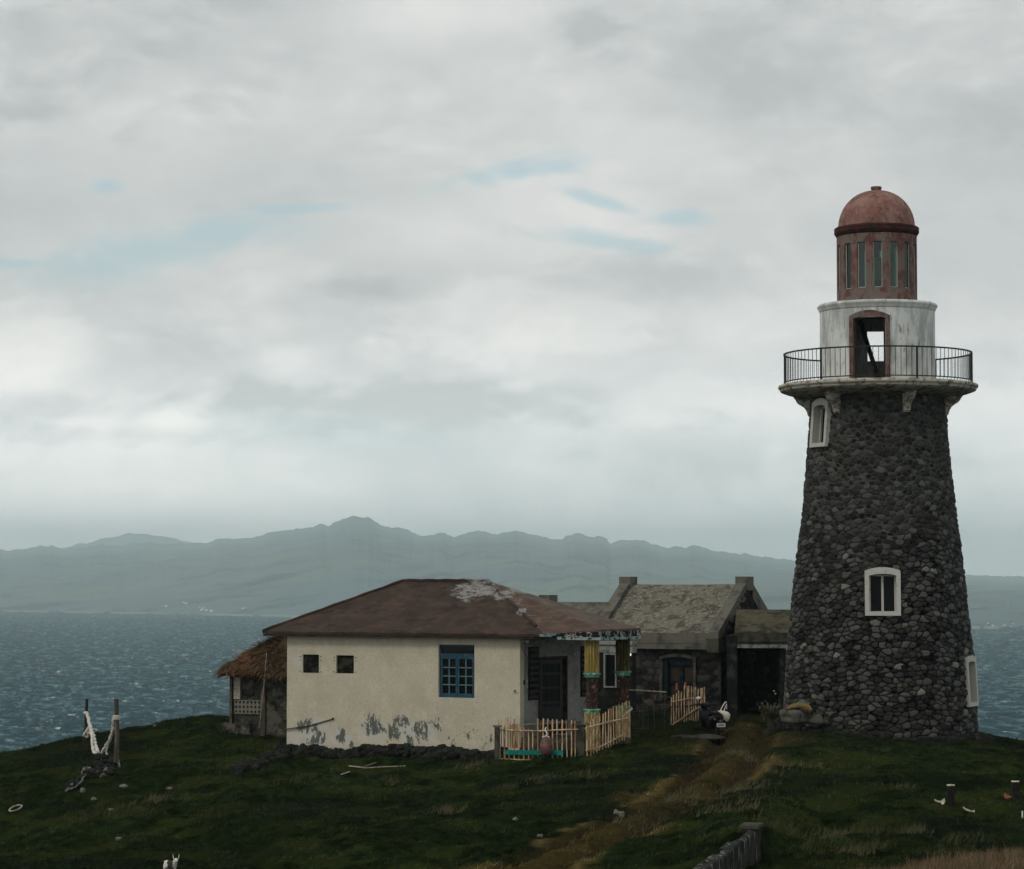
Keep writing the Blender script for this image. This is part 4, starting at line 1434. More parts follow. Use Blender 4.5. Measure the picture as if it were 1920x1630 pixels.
white_pts = [(tuple(A_ + (cFR - A_) * .18 + (cFL - cFR).normalized() * .75), (1.35, 1.6, .6)), (tuple(A_), (1.2, 1.2, .5)), (tuple(A_ + (cFR - A_) * .28), (.62, .9, .35)),
             (tuple(A_ + (PCn - A_) * .22), (.8, 1.2, .3)), (tuple(A_ + (cFR - A_) * .45 + ey * .3 + ex * .1), (.4, .6, .3)), (tuple(A_ + (cFR - A_) * .6), (.35, .4, .3))]
M['roof_brown'] = pmat('rusty_brown_roof', (.033, .0185, .0115), [
    dict(c=(.053, .031, .0205), s=(1.2, 1.2, 3.2), lo=.45, hi=.62, det=8), dict(c=(.014, .0095, .0075), s=(1.6, 1.6, 5), lo=.5, hi=.66, det=8),
    dict(c=(.075, .054, .043), s=(2.2, 2.2, 9), lo=.52, hi=.70, det=9, r=.7, amt=.65),
    dict(c=(.21, .21, .2), s=(3.2, 3.2, 10), lo=.40, hi=.52, det=10, r=.75, pts=white_pts, pull=.40, dist=.9)], .85, ((4, 4, 16), .6, .03), .3)
M['roof_pink'] = pmat('faded_pinkish_roof', (.064, .040, .027), [
    dict(c=(.095, .063, .045), s=(1.1, 1.1, 6), lo=.42, hi=.6, det=8), dict(c=(.06, .034, .03), s=(1.6, 1.6, 7), lo=.5, hi=.66, det=8),
    dict(c=(.17, .14, .125), s=(2.2, 2.2, 13), lo=.56, hi=.68, det=9, r=.7),
    dict(c=(.21, .21, .2), s=(3.2, 3.2, 10), lo=.40, hi=.52, det=10, r=.75, pts=white_pts, pull=.40, dist=.6)], .85, ((4, 4, 16), .6, .03), .3)
g = MB()
subdiv_roof(g, cFL, cFR, A_, B_)
subdiv_roof(g, cBR, cBL, B_, A_, 20, 8)
slab_tri(g, [cFL, B_, cBL])
rf = g.build('roof', M['roof_brown'], HW)
# hip end that runs on down over the porch
g = MB()
q1, q2 = cFR.lerp(A_, .0), cFR.lerp(A_, .16)
slab_tri(g, [A_, q2, PCf], .05)
slab_tri(g, [q2 + Vector((0, 0, -.002)), cFR, PCf + Vector((0, 0, -.004))], .05)
slab_tri(g, [A_, PCf, PCn], .05)
slab_tri(g, [A_, PCn, cBR], .05)
g.build('porch_roof', M['roof_pink'], HW)
g = MB()
for a, b in ((A_, cFR.lerp(A_, .14)), (A_, B_), (B_, cFL)):
    n = 14
    pts = [a.lerp(b, i / n) + Vector((0, 0, .012 + .010 * math.sin(i * 2.1))) for i in range(n + 1)]
    g.tube(pts, .045, 8)
g.build('ridge_cap', M['roof_brown'], rf)
# eave boards
M['eave'] = pmat('dark_eave_board', (.035, .028, .022), [dict(c=(.2, .2, .18), s=8, lo=.66, hi=.7), dict(c=(.015, .014, .012), s=4, lo=.5, hi=.6)], .85)
g = MB()
ft = .012
g.box(Hf, xLr + .02, xR - .02, -OV + .012, -OV + .012 + .03, zE - .135, zE - .074)
g.box(Hf, xLr + .02, xLr + .05, -OV + .045, DEP + OV - .02, zE - .135, zE - .074)
g.box(Hf, xLr + .06, 0, -OV + .05, 0 - .002, zt - .02, zt)
g.box(Hf, xLr + .06, xl - .002, 0, DEP, zt - .02, zt)
g.build('eave_board', M['eave'], HW)
# porch beam and peeling fascia
M['fascia'] = pmat('peeling_black_white_fascia', (.012, .014, .013), [
    dict(c=(.24, .27, .25), s=(6.5, 6.5, 7.5), lo=.505, hi=.525, det=6, r=.6), dict(c=(.12, .20, .22), s=2.8, lo=.62, hi=.64, det=5), dict(c=(.25, .16, .15), s=2.3, lo=.64, hi=.66, det=5),
    dict(c=(.01, .012, .011), s=9, lo=.55, hi=.57, det=7)], .7, (20, .5, .02))
M['fascia_band'] = pmat('flaking_pale_band', (.24, .31, .29), [dict(c=(.02, .025, .022), s=8, lo=.52, hi=.54, det=7), dict(c=(.18, .3, .27), s=5, lo=.55, hi=.62)], .7)
hF = .235
g = MB()
zf1, zf0 = zP - .052, zP - .052 - hF
xq = xR - .35
g.hexa([Hf(xq, yo0 + .02, zf0 + .08), Hf(xo - .03, yo0 + .02, zf0 + .075), Hf(xo - .03, yo0 + .12, zf0 + .075), Hf(xq, yo0 + .12, zf0 + .08)],
       [Hf(xq, yo0 + .02, zE - .01), Hf(xo - .03, yo0 + .02, zf1), Hf(xo - .03, yo0 + .12, zf1), Hf(xq, yo0 + .12, zE - .01)])
g.box(Hf, xo - .028, xo + .01, yo0 + .02, yo1 - .01, zf0 + .075, zf1)
fa = g.build('fascia', M['fascia'], HW)
g = MB()
g.box(Hf, xR + .45, xo - .04, yo0, yo0 + .1, zf0, zf0 + .073)
g.box(Hf, xo - .038, xo + .03, yo0, yo1 - .01, zf0, zf0 + .073)
g.build('lower_band', M['fascia_band'], fa)
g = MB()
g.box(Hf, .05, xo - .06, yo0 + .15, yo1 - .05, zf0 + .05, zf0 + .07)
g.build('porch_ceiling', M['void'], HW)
# porch floor and steps
g = MB()
g.box(Hf, .01, xo - .15, -.05, yo1 - .3, PF - .6, PF - .004)
g.build('porch_floor', M['concrete_dark'], HW)
# columns with carved bundles of yellow canes
M['cane'] = pmat('mustard_fluted_paint', (.22, .16, .038), [dict(c=(.32, .25, .10), s=(10, 10, 2), lo=.45, hi=.62), dict(c=(.07, .06, .03), s=(14, 14, 3), lo=.55, hi=.66), dict(c=(.5, .45, .3), s=17, lo=.66, hi=.7)], .75)
M['cane_shaded'] = pmat('shaded_grimy_fluted_paint', (.05, .042, .016), [dict(c=(.13, .105, .04), s=(10, 10, 2), lo=.5, hi=.62), dict(c=(.03, .028, .015), s=(14, 14, 3), lo=.5, hi=.62)], .8)  # darker copy of the cane paint: porch-roof shade coloured in, along with grime
M['cane_low'] = pmat('pale_straw_paint', (.33, .27, .12), [dict(c=(.2, .16, .06), s=(10, 10, 5), lo=.45, hi=.62), dict(c=(.13, .1, .05), s=(14, 14, 5), lo=.58, hi=.68)], .75)
M['bark'] = pmat('carved_brown_bark', (.028, .018, .012), [dict(c=(.1, .058, .04), s=(12, 12, 7), lo=.52, hi=.58, det=7, dist=1.2), dict(c=(.34, .26, .2), s=(15, 15, 8), lo=.62, hi=.66, det=6, dist=1)], .9, ((18, 18, 9), 1.0, .04))


def column(c, ztop, name='column', cane='cane'):
    n = 14
    R = .165
    par = MB()
    prof = [(R * .93, PF - .35), (R * .93, ztop)]
    par.lathe((c.x, c.y, 0), prof, 20)
    b1, b2 = -2.46, -3.43
    rc = random.Random(4)
    for i in range(46):
        a, zz_ = rc.uniform(0, 6.28), rc.uniform(b2 + .1, b1 - .12)
        p = lambda da, dz, r_: Vector((c.x + r_ * math.cos(a + da), c.y + r_ * math.sin(a + da), zz_ + dz))
        par.tube([p(0, 0, R * .88), p(rc.uniform(-.2, .2), .06, R * 1.03), p(rc.uniform(-.4, .4), .12, R * .88)], [.012, .02, .008], 6)
    o = par.build(name, M['bark'], HW)
    g = MB()
    for i in range(n):
        a = 2 * math.pi * i / n
        p = Vector((c.x + R * math.cos(a), c.y + R * math.sin(a), 0))
        g.tube([p + Vector((0, 0, b1 + .02)), p + Vector((0, 0, ztop - .01))], [.036, .034], 8)
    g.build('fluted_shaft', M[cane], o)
    g = MB()
    rr = random.Random(4)
    for i in range(n):
        a = 2 * math.pi * (i + .3) / n
        p = Vector((c.x + (R + .01) * math.cos(a), c.y + (R + .01) * math.sin(a), 0))
        zz_ = b2 - .03
        while zz_ > PF - .30:
            l_ = rr.uniform(.10, .16)
            g.tube([p + Vector((0, 0, zz_)), p + Vector((0, 0, zz_ - l_ * .5)), p + Vector((0, 0, zz_ - l_))], [.033, .043, .035], 7)
            zz_ -= l_
    g.build('fluted_base', M['cane_low'], o)
    for zb in (b1, b2):
        g = MB()
        g.lathe((c.x, c.y, zb), [(R, -.075), (R + .035, -.07), (R + .04, -.03), (R + .03, -.02), (R + .065, 0), (R + .07, .03), (R + .05, .05), (R, .055)], 28)
        for i in range(20):
            a = 2 * math.pi * i / 20
            g.ico((c.x + (R + .055) * math.cos(a), c.y + (R + .055) * math.sin(a), zb + .035), .022, .022, .02, rr, 1, 0)
        g.build('band', M['aqua'], o)
    return o


c1 = P(1110, 1290, 72.5)
column(c1, zf0 + .04)
uc = (c1 - Hf.o)
xc1, yc1 = uc.dot(ex), uc.dot(ey)
c2 = hit(1168, 1290, Hf(xc1, 0, 0), Hf.x)
column(c2, zf0 + .04, cane='cane_shaded')
# side wall fittings: dark shutters, half-open panelled door, frame
for q in (swin, swin2):
    g = MB()
    g.box(Sf, q[0] + .004, q[1] - .004, -.035, -.004, q[2] + .005, q[3] - .005)
    sh = g.build('shutter', M['void'], HW)
    g = MB()
    for i in range(9):
        z_ = q[2] + (q[3] - q[2]) * (i + .5) / 9
        g.box(Sf, q[0] + .03, q[1] - .03, -.045, -.036, z_ - .04, z_ + .04)
    g.build('louvre', M['black'], sh)
x0, x1, z0, z1 = sdoor
g = MB()
g.box(Sf, x0 - .06, x0, -.02, .12, z0, z1 + .06)
g.box(Sf, x1, x1 + .06, -.02, .12, z0, z1 + .06)
g.box(Sf, x0, x1, -.02, .12, z1, z1 + .06)
dfr = g.build('door_frame', M['brown_wood'], HW)
dw = (x1 - x0) * .52
Df = Fr(Sf(x0 + .02, -.02, 0), (ey * .93 + ex * .36).normalized(), (-ex * .93 + ey * .36).normalized())
g = MB()
zz0, zz1 = z0 + .03, z1 - .02
g.box(Df, 0, .09, 0, .04, zz0, zz1); g.box(Df, dw - .09, dw, 0, .04, zz0, zz1)
g.box(Df, .09, dw - .09, .002, .038, zz1 - .12, zz1); g.box(Df, .09, dw - .09, .002, .038, zz0, zz0 + .75)
for fr_ in (.42, .62, .81):
    zc_ = zz0 + (zz1 - zz0) * fr_
    g.box(Df, .09, dw - .09, .002, .038, zc_ - .03, zc_ + .03)
for i in (1, 2):
    xx = .09 + (dw - .18) * i / 3
    g.box(Df, xx - .015, xx + .015, .004, .036, zz0 + .75, zz1 - .12)
dr = g.build('door', M['black'], HW)
g = MB()
g.box(Df, .09, dw - .09, .02, .024, zz0 + .75, zz1 - .12)
g.build('pane', M['glass'], dr)
g = MB()
g.tube([Df(dw - .05, -.01, zz0 + 1.0), Df(dw - .05, -.06, zz0 + 1.0), Df(dw - .12, -.06, zz0 + 1.0)], .012, 6)
g.build('handle', M['chrome'], dr)
g = MB()
xm_ = x0 + (x1 - x0) * .62
g.box(Sf, xm_, x1 - .002, .17, .19, z0, z1)
g.build('inner_board', M['brown_panel'], HW)
# security lamp under the eave with its cable, bulb by the rear column
g = MB()
lp = hit(989, 1203, Sf(0, -.10, 0), Sf.y)
g.tube([lp + ex * -.1, lp], .012, 6)
g.ico(lp, .05, .05, .045, random.Random(1), 2, 0)
g.build('spotlight', M['white'], HW)
g = MB()
pts = [hit(u, v, Sf(0, -.02, 0), Sf.y) for u, v in [(988, 1203), (981, 1208), (978, 1212), (982, 1222), (987, 1231), (991, 1235)]]
g.tube(pts, .007, 5)
g.build('cable', M['iron'], HW)
g = MB()
p = hit(983, 1280, Sf(0, -.01, 0), Sf.y)
g.box(Fr(p, ey, -ex), -.03, .03, -.02, .01, -.06, .06)
g.build('switch_box', M['iron'], HW)
bp = P(1181, 1227.5, 74.2)
g = MB()
g.ico(bp, .042, .042, .042, random.Random(2), 2, 0)
m, t = new_mat('lit_bulb')
em = t.n('ShaderNodeEmission', None, Color=(1, .98, .92), Strength=1.0)
t.n('ShaderNodeOutputMaterial', None, Surface=em.outputs[0])
bo = g.build('bulb', m)
tag(bo, 'small white globe lamp hanging by the rear yellow column', 'lamp')
g = MB()
g.tube([bp + Vector((0, 0, .04)), bp + Vector((-.05, 0, .2)), bp + Vector((-.1, -.1, .34))], .008, 5)
wo_ = g.build('wire', M['iron'], bo)
# pole leaning against the front wall
g = MB()
g.tube([hit(534, 1368, Hf(0, -.06, 0), Hf.y), hit(580, 1361, Hf(0, -.03, 0), Hf.y), hit(622, 1349, Hf(0, -.03, 0), Hf.y)], [.02, .018, .016], 6)
g.ico(hit(624, 1348, Hf(0, -.03, 0), Hf.y), .035, .03, .035, random.Random(2), 1, .1)
tag(g.build('thin_pole', M['bamboo_grey']), 'thin grey pole fixed slantwise low on the cream wall', 'pole')

# ------------------------------------------------------------------ dark stone house behind
SO = hit(1352, 1214, Vector((0, 87.0, 0)), Vector((0, 1, 0)))
SO.z = 0
Kf = Fr(SO, ex, ey)                       # x=0 at the right front corner of the gable, negative to the left
SH = thing('stone_house', Kf(-2.5, 2, -4.4), 'dark lava stone house with lichened grey gable roof and stepped parapets', 'house')
Wg = 4.3
xLs = Kf.px(1118, 1150, 0)[0]             # left gable plane
kzE = Kf.px(1280, 1187, -.15)[1]          # eave top
kzR = Kf.px(1280, 1096, Wg / 2)[1]


def cob_panel(name, fr, x0, x1, z0, z1, parent, mt, hole=None, res=.045, top=None, tone=.55, seed=3, cw=.34, ch=.2):
    nx, nz_ = max(3, int((x1 - x0) / res)), max(3, int((z1 - z0) / res))
    Xg, Zg_ = np.meshgrid(np.linspace(x0, x1, nx), np.linspace(z0, z1, nz_))
    d, e, r_ = cobble(Xg + 30, Zg_ + 30, cw, ch, seed)
    y = -(.07 * d * (.5 + .6 * r_[..., 2])) + .03
    V = np.stack([fr.o[i] + fr.x[i] * Xg + fr.y[i] * y + fr.z[i] * Zg_ for i in range(3)], -1)
    xc_, zc_ = (Xg[:-1, :-1] + Xg[1:, 1:]) / 2, (Zg_[:-1, :-1] + Zg_[1:, 1:]) / 2
    kp = np.ones(xc_.shape, bool)
    for h in (hole or []):
        kp &= ~((xc_ > h[0]) & (xc_ < h[1]) & (zc_ > h[2]) & (zc_ < h[3]))
    if top is not None:
        kp &= zc_ < top(xc_)
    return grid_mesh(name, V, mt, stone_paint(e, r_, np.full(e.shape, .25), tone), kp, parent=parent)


kwin = rect(Kf, 1243, 1234, 1301, 1312)
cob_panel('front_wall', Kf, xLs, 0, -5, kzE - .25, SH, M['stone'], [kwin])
Gf = Fr(Kf(0, 0, 0), ey, -ex)
gtop = lambda y: kzE - .02 + (kzR - kzE) * (1 - np.abs(y - Wg / 2) / (Wg / 2)) + .06
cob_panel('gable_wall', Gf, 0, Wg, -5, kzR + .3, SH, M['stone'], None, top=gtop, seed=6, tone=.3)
g = MB()
g.box(Kf, xLs, xLs + .2, .05, Wg, -5, kzE - .06)
g.box(Kf, xLs + .2, -.05, Wg - .2, Wg, -5, kzE - .06)
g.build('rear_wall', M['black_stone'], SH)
g = MB()
e0, e1 = Kf(xLs, -.12, kzE), Kf(-.02, -.12, kzE)
r0_, r1_ = Kf(xLs, Wg / 2, kzR), Kf(-.02, Wg / 2, kzR)
subdiv_roof(g, e0, e1, r1_, r0_, 50, 24, .03, .1)
subdiv_roof(g, Kf(-.02, Wg + .12, kzE), Kf(xLs, Wg + .12, kzE), r0_, r1_, 12, 6, .03, .1)
krf = g.build('roof', M['roof_grey'], SH)


def cornice(fr, xa, xb, z, parent, hh=.30, y0=-.16, m1=None, lip=None):
    g = MB()
    g.box(fr, xa, xb, y0, .05, z - hh, z - .015)
    g.box(fr, xa, xb, y0 - .035, y0 + .1, z - hh - .07, z - hh - .004)
    g.box(fr, xa, xb, y0 - .015, y0 + .1, z - hh - .15, z - hh - .074)
    g.box(fr, xa, xb, y0 - .06, y0 + .1, z - hh - .26, z - hh - .154)
    c = g.build('cornice', m1 or M['concrete'], parent)
    return c


cornice(Kf, xLs + .2, -.13, kzE, SH, .27, -.20)


def parapet(x, wd, parent, fr, yo_=0.0, W_=Wg, zE_=None, zR2=None, blk=.26, ov=.30, foot=.5, capz=.26):
    """sloping coping wall over a gable with a square block at the apex and a foot at the eave"""
    zE_ = kzE if zE_ is None else zE_
    zR2 = kzR if zR2 is None else zR2
    g = MB()
    yf, yb, ym = yo_ - .26, yo_ + W_ + .26, yo_ + W_ / 2
    sl = (zR2 - zE_) / (W_ / 2)
    h = .20
    for (ya, yb_, sg) in ((yf, ym - blk, 1), (yb, ym + blk, -1)):
        za = zE_ - .26 * sl + .03
        zb_ = zR2 - blk * sl + .03
        P4 = [(ya, za - .25), (yb_, zb_ - .3), (yb_, zb_ + h), (ya, za + h)]
        poly = [fr(x, a, b) for a, b in P4]
        g.prism(poly, fr.x * wd)
    g.box(fr, x, x + wd, yf, yf + .4, zE_ - foot, zE_ - .35)
    o = g.build('parapet', M['concrete'], parent)
    g = MB()
    bw_ = .03
    g.box(fr, x - bw_, x + wd + bw_, ym - blk, ym + blk, zR2 - .2, zR2 + capz)
    g.build('cap_block', M['concrete'], o)
    return o


parapet(-.34, .37, SH, Kf)
parapet(xLs - .1, .37, SH, Kf)
# foot blocks at the right gable corner
g = MB()
g.box(Kf, -.36, .05, -.30, .12, kzE - .62, kzE - .17)
g.build('kneeler', M['concrete_dark'], SH)
# window of the stone house
x0, x1, z0, z1 = kwin
g = MB()
for a, b, c, d in ((x0 - .10, x0, z0 - .05, z1), (x1, x1 + .10, z0 - .05, z1)):
    g.box(Kf, a, b, -.06, .2, c, d)
for i in range(8):
    a, b = -1 + i / 4, -1 + (i + 1) / 4
    f_ = lambda q: z1 - .02 + .12 * (1 - q * q)
    xa, xb = (x0 + x1) / 2 + a * (x1 - x0 + .2) / 2, (x0 + x1) / 2 + b * (x1 - x0 + .2) / 2
    g.hexa([Kf(xa, -.062, z1 - .04 if abs(a) > .8 else f_(a) - .06), Kf(xb, -.062, z1 - .04 if abs(b) > .8 else f_(b) - .06), Kf(xb, .2, z1 - .05), Kf(xa, .2, z1 - .05)],
           [Kf(xa, -.062, f_(a) + .05), Kf(xb, -.062, f_(b) + .05), Kf(xb, .2, f_(b) + .05), Kf(xa, .2, f_(a) + .05)])
wk = g.build('window', M['concrete_dark'], SH)
g = MB()
fy0, fy1 = .14, .2
g.box(Kf, x0, x0 + .16, .02, fy1, z0, z1)
g.box(Kf, x1 - .07, x1, .02, fy1, z0, z1)
g.box(Kf, x0 + .16, x1 - .07, fy0 - .03, fy1, z1 - .24, z1)
xm = (x0 + .16 + x1 - .07) / 2
g.box(Kf, xm - .06, xm + .06, fy0 - .03, fy1, z0, z1 - .24)
g.box(Kf, x0 + .16, xm - .06, fy0 - .02, fy1, z0 + (z1 - z0) * .38, z0 + (z1 - z0) * .38 + .09)
g.box(Kf, xm + .06, x1 - .07, fy0 - .02, fy1, z0 + (z1 - z0) * .38, z0 + (z1 - z0) * .38 + .09)
g.build('frame', M['teal_wood'], wk)
g = MB()
g.box(Kf, x0 + .1, x1 - .05, fy1 + .003, fy1 + .03, z0, z1)
g.build('board', M['brown_panel'], wk)
# lower wing on the left
wx1 = xLs - .12
wx0 = Kf.px(1022, 1130, 1.9)[0]
WW = 3.0
wy = .65
wzR = Kf.px(1070, 1129, wy + WW / 2)[1]
wzE = wzR - 1.0
g = MB()
subdiv_roof(g, Kf(wx0, wy - .1, wzE), Kf(wx1, wy - .1, wzE), Kf(wx1, wy + WW / 2, wzR), Kf(wx0, wy + WW / 2, wzR), 20, 10, .01, .08)
subdiv_roof(g, Kf(wx1, wy + WW + .1, wzE), Kf(wx0, wy + WW + .1, wzE), Kf(wx0, wy + WW / 2, wzR), Kf(wx1, wy + WW / 2, wzR), 8, 4, .01, .08)
g.build('wing_roof', M['concrete'], SH)
parapet(wx0 - .2, .36, SH, Kf, wy, WW, wzE, wzR, .3, capz=.24)
g = MB()
g.box(Kf, wx0, wx1, wy, wy + .3, -5, wzE - .1)
g.box(Kf, wx0, wx0 + .3, wy + .3, wy + WW, -5, wzE - .1)
g.build('wing_wall', M['black_stone'], SH)
# porch front of the wing seen between the two yellow columns: pale beam and a narrow white-framed window
Vf = Fr(P(1187, 1215, 82.5), ex, ey)
Vf.o.z = 0
a0_ = Vf.px(1100, 1215)[0]
g = MB()
z_a, z_b, z_c = Vf.px(1150, 1203)[1], Vf.px(1150, 1209)[1], Vf.px(1150, 1224)[1]
g.box(Vf, a0_, 0, -.06, .3, z_b, z_a)
g.box(Vf, a0_, -.02, 0, .3, z_c, z_b - .004)
M['dim_render'] = pmat('dull_grey_whitewash', (.24, .25, .235), [dict(c=(.1, .11, .1), s=6, lo=.5, hi=.62)], .85)
vb = g.build('pale_beam', M['dim_render'], SH)
vw = rect(Vf, 1134, 1228, 1153, 1287)
g = MB()
g.box(Vf, a0_, vw[0], .05, .3, -5, z_c - .004)
g.box(Vf, vw[1], -.05, .05, .3, -5, z_c - .004)
g.box(Vf, vw[0], vw[1], .05, .3, -5, vw[2])
g.box(Vf, vw[0], vw[1], .05, .3, vw[3], z_c - .004)
g.build('porch_wall', M['black_stone'], SH)
g = MB()
k = .045
g.box(Vf, vw[0] - k, vw[0], -.0, .12, vw[2] - k, vw[3] + k); g.box(Vf, vw[1], vw[1] + k, 0, .12, vw[2] - k, vw[3] + k)
g.box(Vf, vw[0], vw[1], 0, .12, vw[2] - k, vw[2]); g.box(Vf, vw[0], vw[1], 0, .12, vw[3], vw[3] + k)
nw = g.build('window', M['dim_render'], SH)
g = MB()
g.box(Vf, vw[0], vw[1], .1, .12, vw[2], vw[3])
g.build('pane', M['glass'], nw)

# ------------------------------------------------------------------ low annex between stone house and tower
AO = hit(1383, 1213, Vector((0, 85.2, 0)), Vector((0, 1, 0)))
AO.z = 0
aang = math.radians(7)
ax_, ay_ = Vector((math.cos(aang), -math.sin(aang), 0)), Vector((math.sin(aang), math.cos(aang), 0))
Nf = Fr(AO, ax_, ay_)
AN = thing('stone_annex', Nf(.8, 1, -4.3), 'low dark open-fronted annex with mossy roof between house and lighthouse', 'annex')
nx1 = Nf.px(1479, 1213)[0]
nx2 = nx1 + .5
nz0, nz1, nz2 = Nf.px(1430, 1186)[1], Nf.px(1430, 1205)[1], Nf.px(1430, 1212)[1]
nzR = Nf.px(1465, 1143, 1.9)[1]
g = MB()
subdiv_roof(g, Nf(-.1, -.02, nz0), Nf(nx1 + .05, -.02, nz0), Nf(nx1 + .35, 1.9, nzR), Nf(-.1, 1.9, nzR), 20, 10, .015, .08)
subdiv_roof(g, Nf(nx1 + .35, 3.8, nz0), Nf(-.1, 3.8, nz0), Nf(-.1, 1.9, nzR), Nf(nx1 + .35, 1.9, nzR), 8, 4, .015, .08)
M['roof_moss'] = pmat('mossy_olive_roof', (.075, .068, .044), [dict(c=(.028, .03, .02), s=1.6, lo=.45, hi=.6), dict(c=(.105, .09, .06), s=5, lo=.5, hi=.68), dict(c=(.3, .3, .27), s=18, lo=.7, hi=.73)], .95, (20, .6, .03))
g.build('roof', M['roof_moss'], AN)
g = MB()
g.box(Nf, 0, nx1, -.12, .1, nz1 + .02, nz0 - .02)
g.box(Nf, 0, nx1, -.07, .1, nz1 - .06, nz1 + .016)
g.build('cornice', M['concrete_dark'], AN)
g = MB()
g.box(Nf, 0, nx1 + .02, -.15, .1, nz2 - .055, nz1 - .064)
g.build('white_edge', M['dim_render'], AN)
g = MB()
g.box(Nf, -.35, -.02, .0, .5, -5, nz0 - .1)
n = 16
rj = random.Random(5)
for i in range(n):
    za, zb_ = -5 + (nz2 + 4.9) * i / n, -5 + (nz2 + 4.9) * (i + 1) / n
    g.box(Nf, nx1 - .26 + rj.uniform(-.02, .02), nx1 - .10 + rj.uniform(-.03, .03), .0, .3, za, zb_ - .004)
g.box(Nf, -.3, nx1 - .15, 3.3, 3.6, -5, nz0 - .1)
g.box(Nf, -.3, -.05, .5, 3.3, -5, nz0 - .1)
g.box(Nf, nx1 - .34, nx1 - .16, .31, 3.29, -5, nz0 - .15)
g.build('wall', M['black_stone'], AN)
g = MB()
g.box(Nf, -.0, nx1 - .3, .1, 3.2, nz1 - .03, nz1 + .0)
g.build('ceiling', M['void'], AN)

# ------------------------------------------------------------------ thatched hut
TO = hit(536, 1300, Vector((0, 81.6, 0)), Vector((0, 1, 0)))
TO.z = 0
th_a = math.radians(24)
tx_, ty_ = Vector((math.cos(th_a), -math.sin(th_a), 0)), Vector((math.sin(th_a), math.cos(th_a), 0))
Uf = Fr(TO, tx_, ty_)
HU = thing('thatched_hut', Uf(0, 1, -4.5), 'small rough stone hut with shaggy brown thatch beside the cream house', 'hut')
ux0 = Uf.px(433, 1300)[0]
upo = Uf.px(495, 1300)[0]
uzt = Uf.px(480, 1262)[1]
M['hut_wall'] = pmat('patchy_lime_rubble', (.045, .045, .036), [dict(c=(.014, .015, .012), s=6, lo=.5, hi=.6, det=7), dict(c=(.1, .096, .078), s=3.4, lo=.5, hi=.62, det=8), dict(c=(.2, .19, .16), s=9, lo=.66, hi=.7)], .95, (16, .9, .05))
g = MB()
g.box(Uf, upo, 2.0, 0, .25, -5.2, uzt + .2)
g.box(Uf, ux0, upo, .06, .3, -5.2, uzt + .2)
g.box(Uf, ux0, ux0 + .25, .3, 3.0, -5.2, uzt + .2)
g.box(Uf, ux0 + .25, 2.0, 2.8, 3.05, -5.2, uzt + .2)
g.build('wall', M['hut_wall'], HU)
# pierced blocks in the lower left bay
g = MB()
M['pierced'] = pmat('pierced_block', (.17, .165, .13), [dict(c=(.12, .115, .09), s=7, lo=.5, hi=.62)], .9)
zl0, zl1 = Uf.px(465, 1339)[1], Uf.px(465, 1313)[1]
nxh, nzh = 7, 3
cw_, ch_ = (upo - .1 - ux0 - .12) / nxh, (zl1 - zl0) / nzh
for i in range(nxh):
    for j in range(nzh):
        cx_, cz_ = ux0 + .12 + (i + .5) * cw_, zl0 + (j + .5) * ch_
        ring_o = [(cx_ + s * cw_ / 2, cz_ + t_ * ch_ / 2) for s, t_ in ((-1, -1), (0, -1), (1, -1), (1, 0), (1, 1), (0, 1), (-1, 1), (-1, 0))]
        ring_i = [(cx_ + .30 * cw_ * math.cos(a), cz_ + .32 * ch_ * math.sin(a)) for a in [math.radians(225 + 45 * q) for q in range(8)]]
        vs = [Uf(x, 0, z) for x, z in ring_o] + [Uf(x, 0, z) for x, z in ring_i] + [Uf(x, .055, z) for x, z in ring_i]
        fs = [(q, (q + 1) % 8, 8 + (q + 1) % 8, 8 + q) for q in range(8)] + [(8 + q, 8 + (q + 1) % 8, 16 + (q + 1) % 8, 16 + q) for q in range(8)]
        g.add(vs, fs)
g.build('pierced_panel', M['pierced'], HU)
g = MB()
g.box(Uf, upo - .09, upo + .07, -.06, .0, -5.2, uzt + .1)
g.box(Uf, ux0 - .02, ux0 + .06, -.05, .055, -5.2, uzt + .1)
g.build('post', M['grey_post'], HU)
bx = rect(Uf, 439, 1264, 451, 1311)
g = MB()
g.box(Uf, bx[0], bx[1], -.03, .055, bx[2], bx[3])
g.build('shutter', M['driftwood'], HU)
g = MB()
g.box(Uf, ux0 - .22, upo - .4, -.16, .0, -5.2, Uf.px(450, 1356)[1])
g.build('floor_slab', M['hut_wall'], HU)
# thatch: a lumpy hull with straw laid over it
M['thatch'] = pmat('thatch_core', (.05, .04, .025), [dict(c=(.09, .06, .03), s=5, lo=.45, hi=.6)], 1.0)
M['straw'] = pmat('thatch_straw', (0, 0, 0), [], .9, attr=True)
rx0 = Uf.px(408, 1258, -.45)[0]
rzE = Uf.px(470, 1262, -.45)[1]
rzR = Uf.px(538, 1184, 1.5)[1] + .05
rh = []


def thatch_pt(s, t_):
    """s along the front eave from the far left end, t_ from eave to ridge, rounded hip on the left"""
    ridge0 = rx0 + 1.55
    x_e = rx0 + s * 4.6
    x_r = max(ridge0, rx0 + s * 4.6)
    x = x_e + (x_r - x_e) * t_ ** 1.1
    y = -.45 + (1.5 + .45) * t_
    z = rzE + (rzR - rzE) * (t_ ** .8)
    if s < .28:
        z -= .0
    return x, y, z


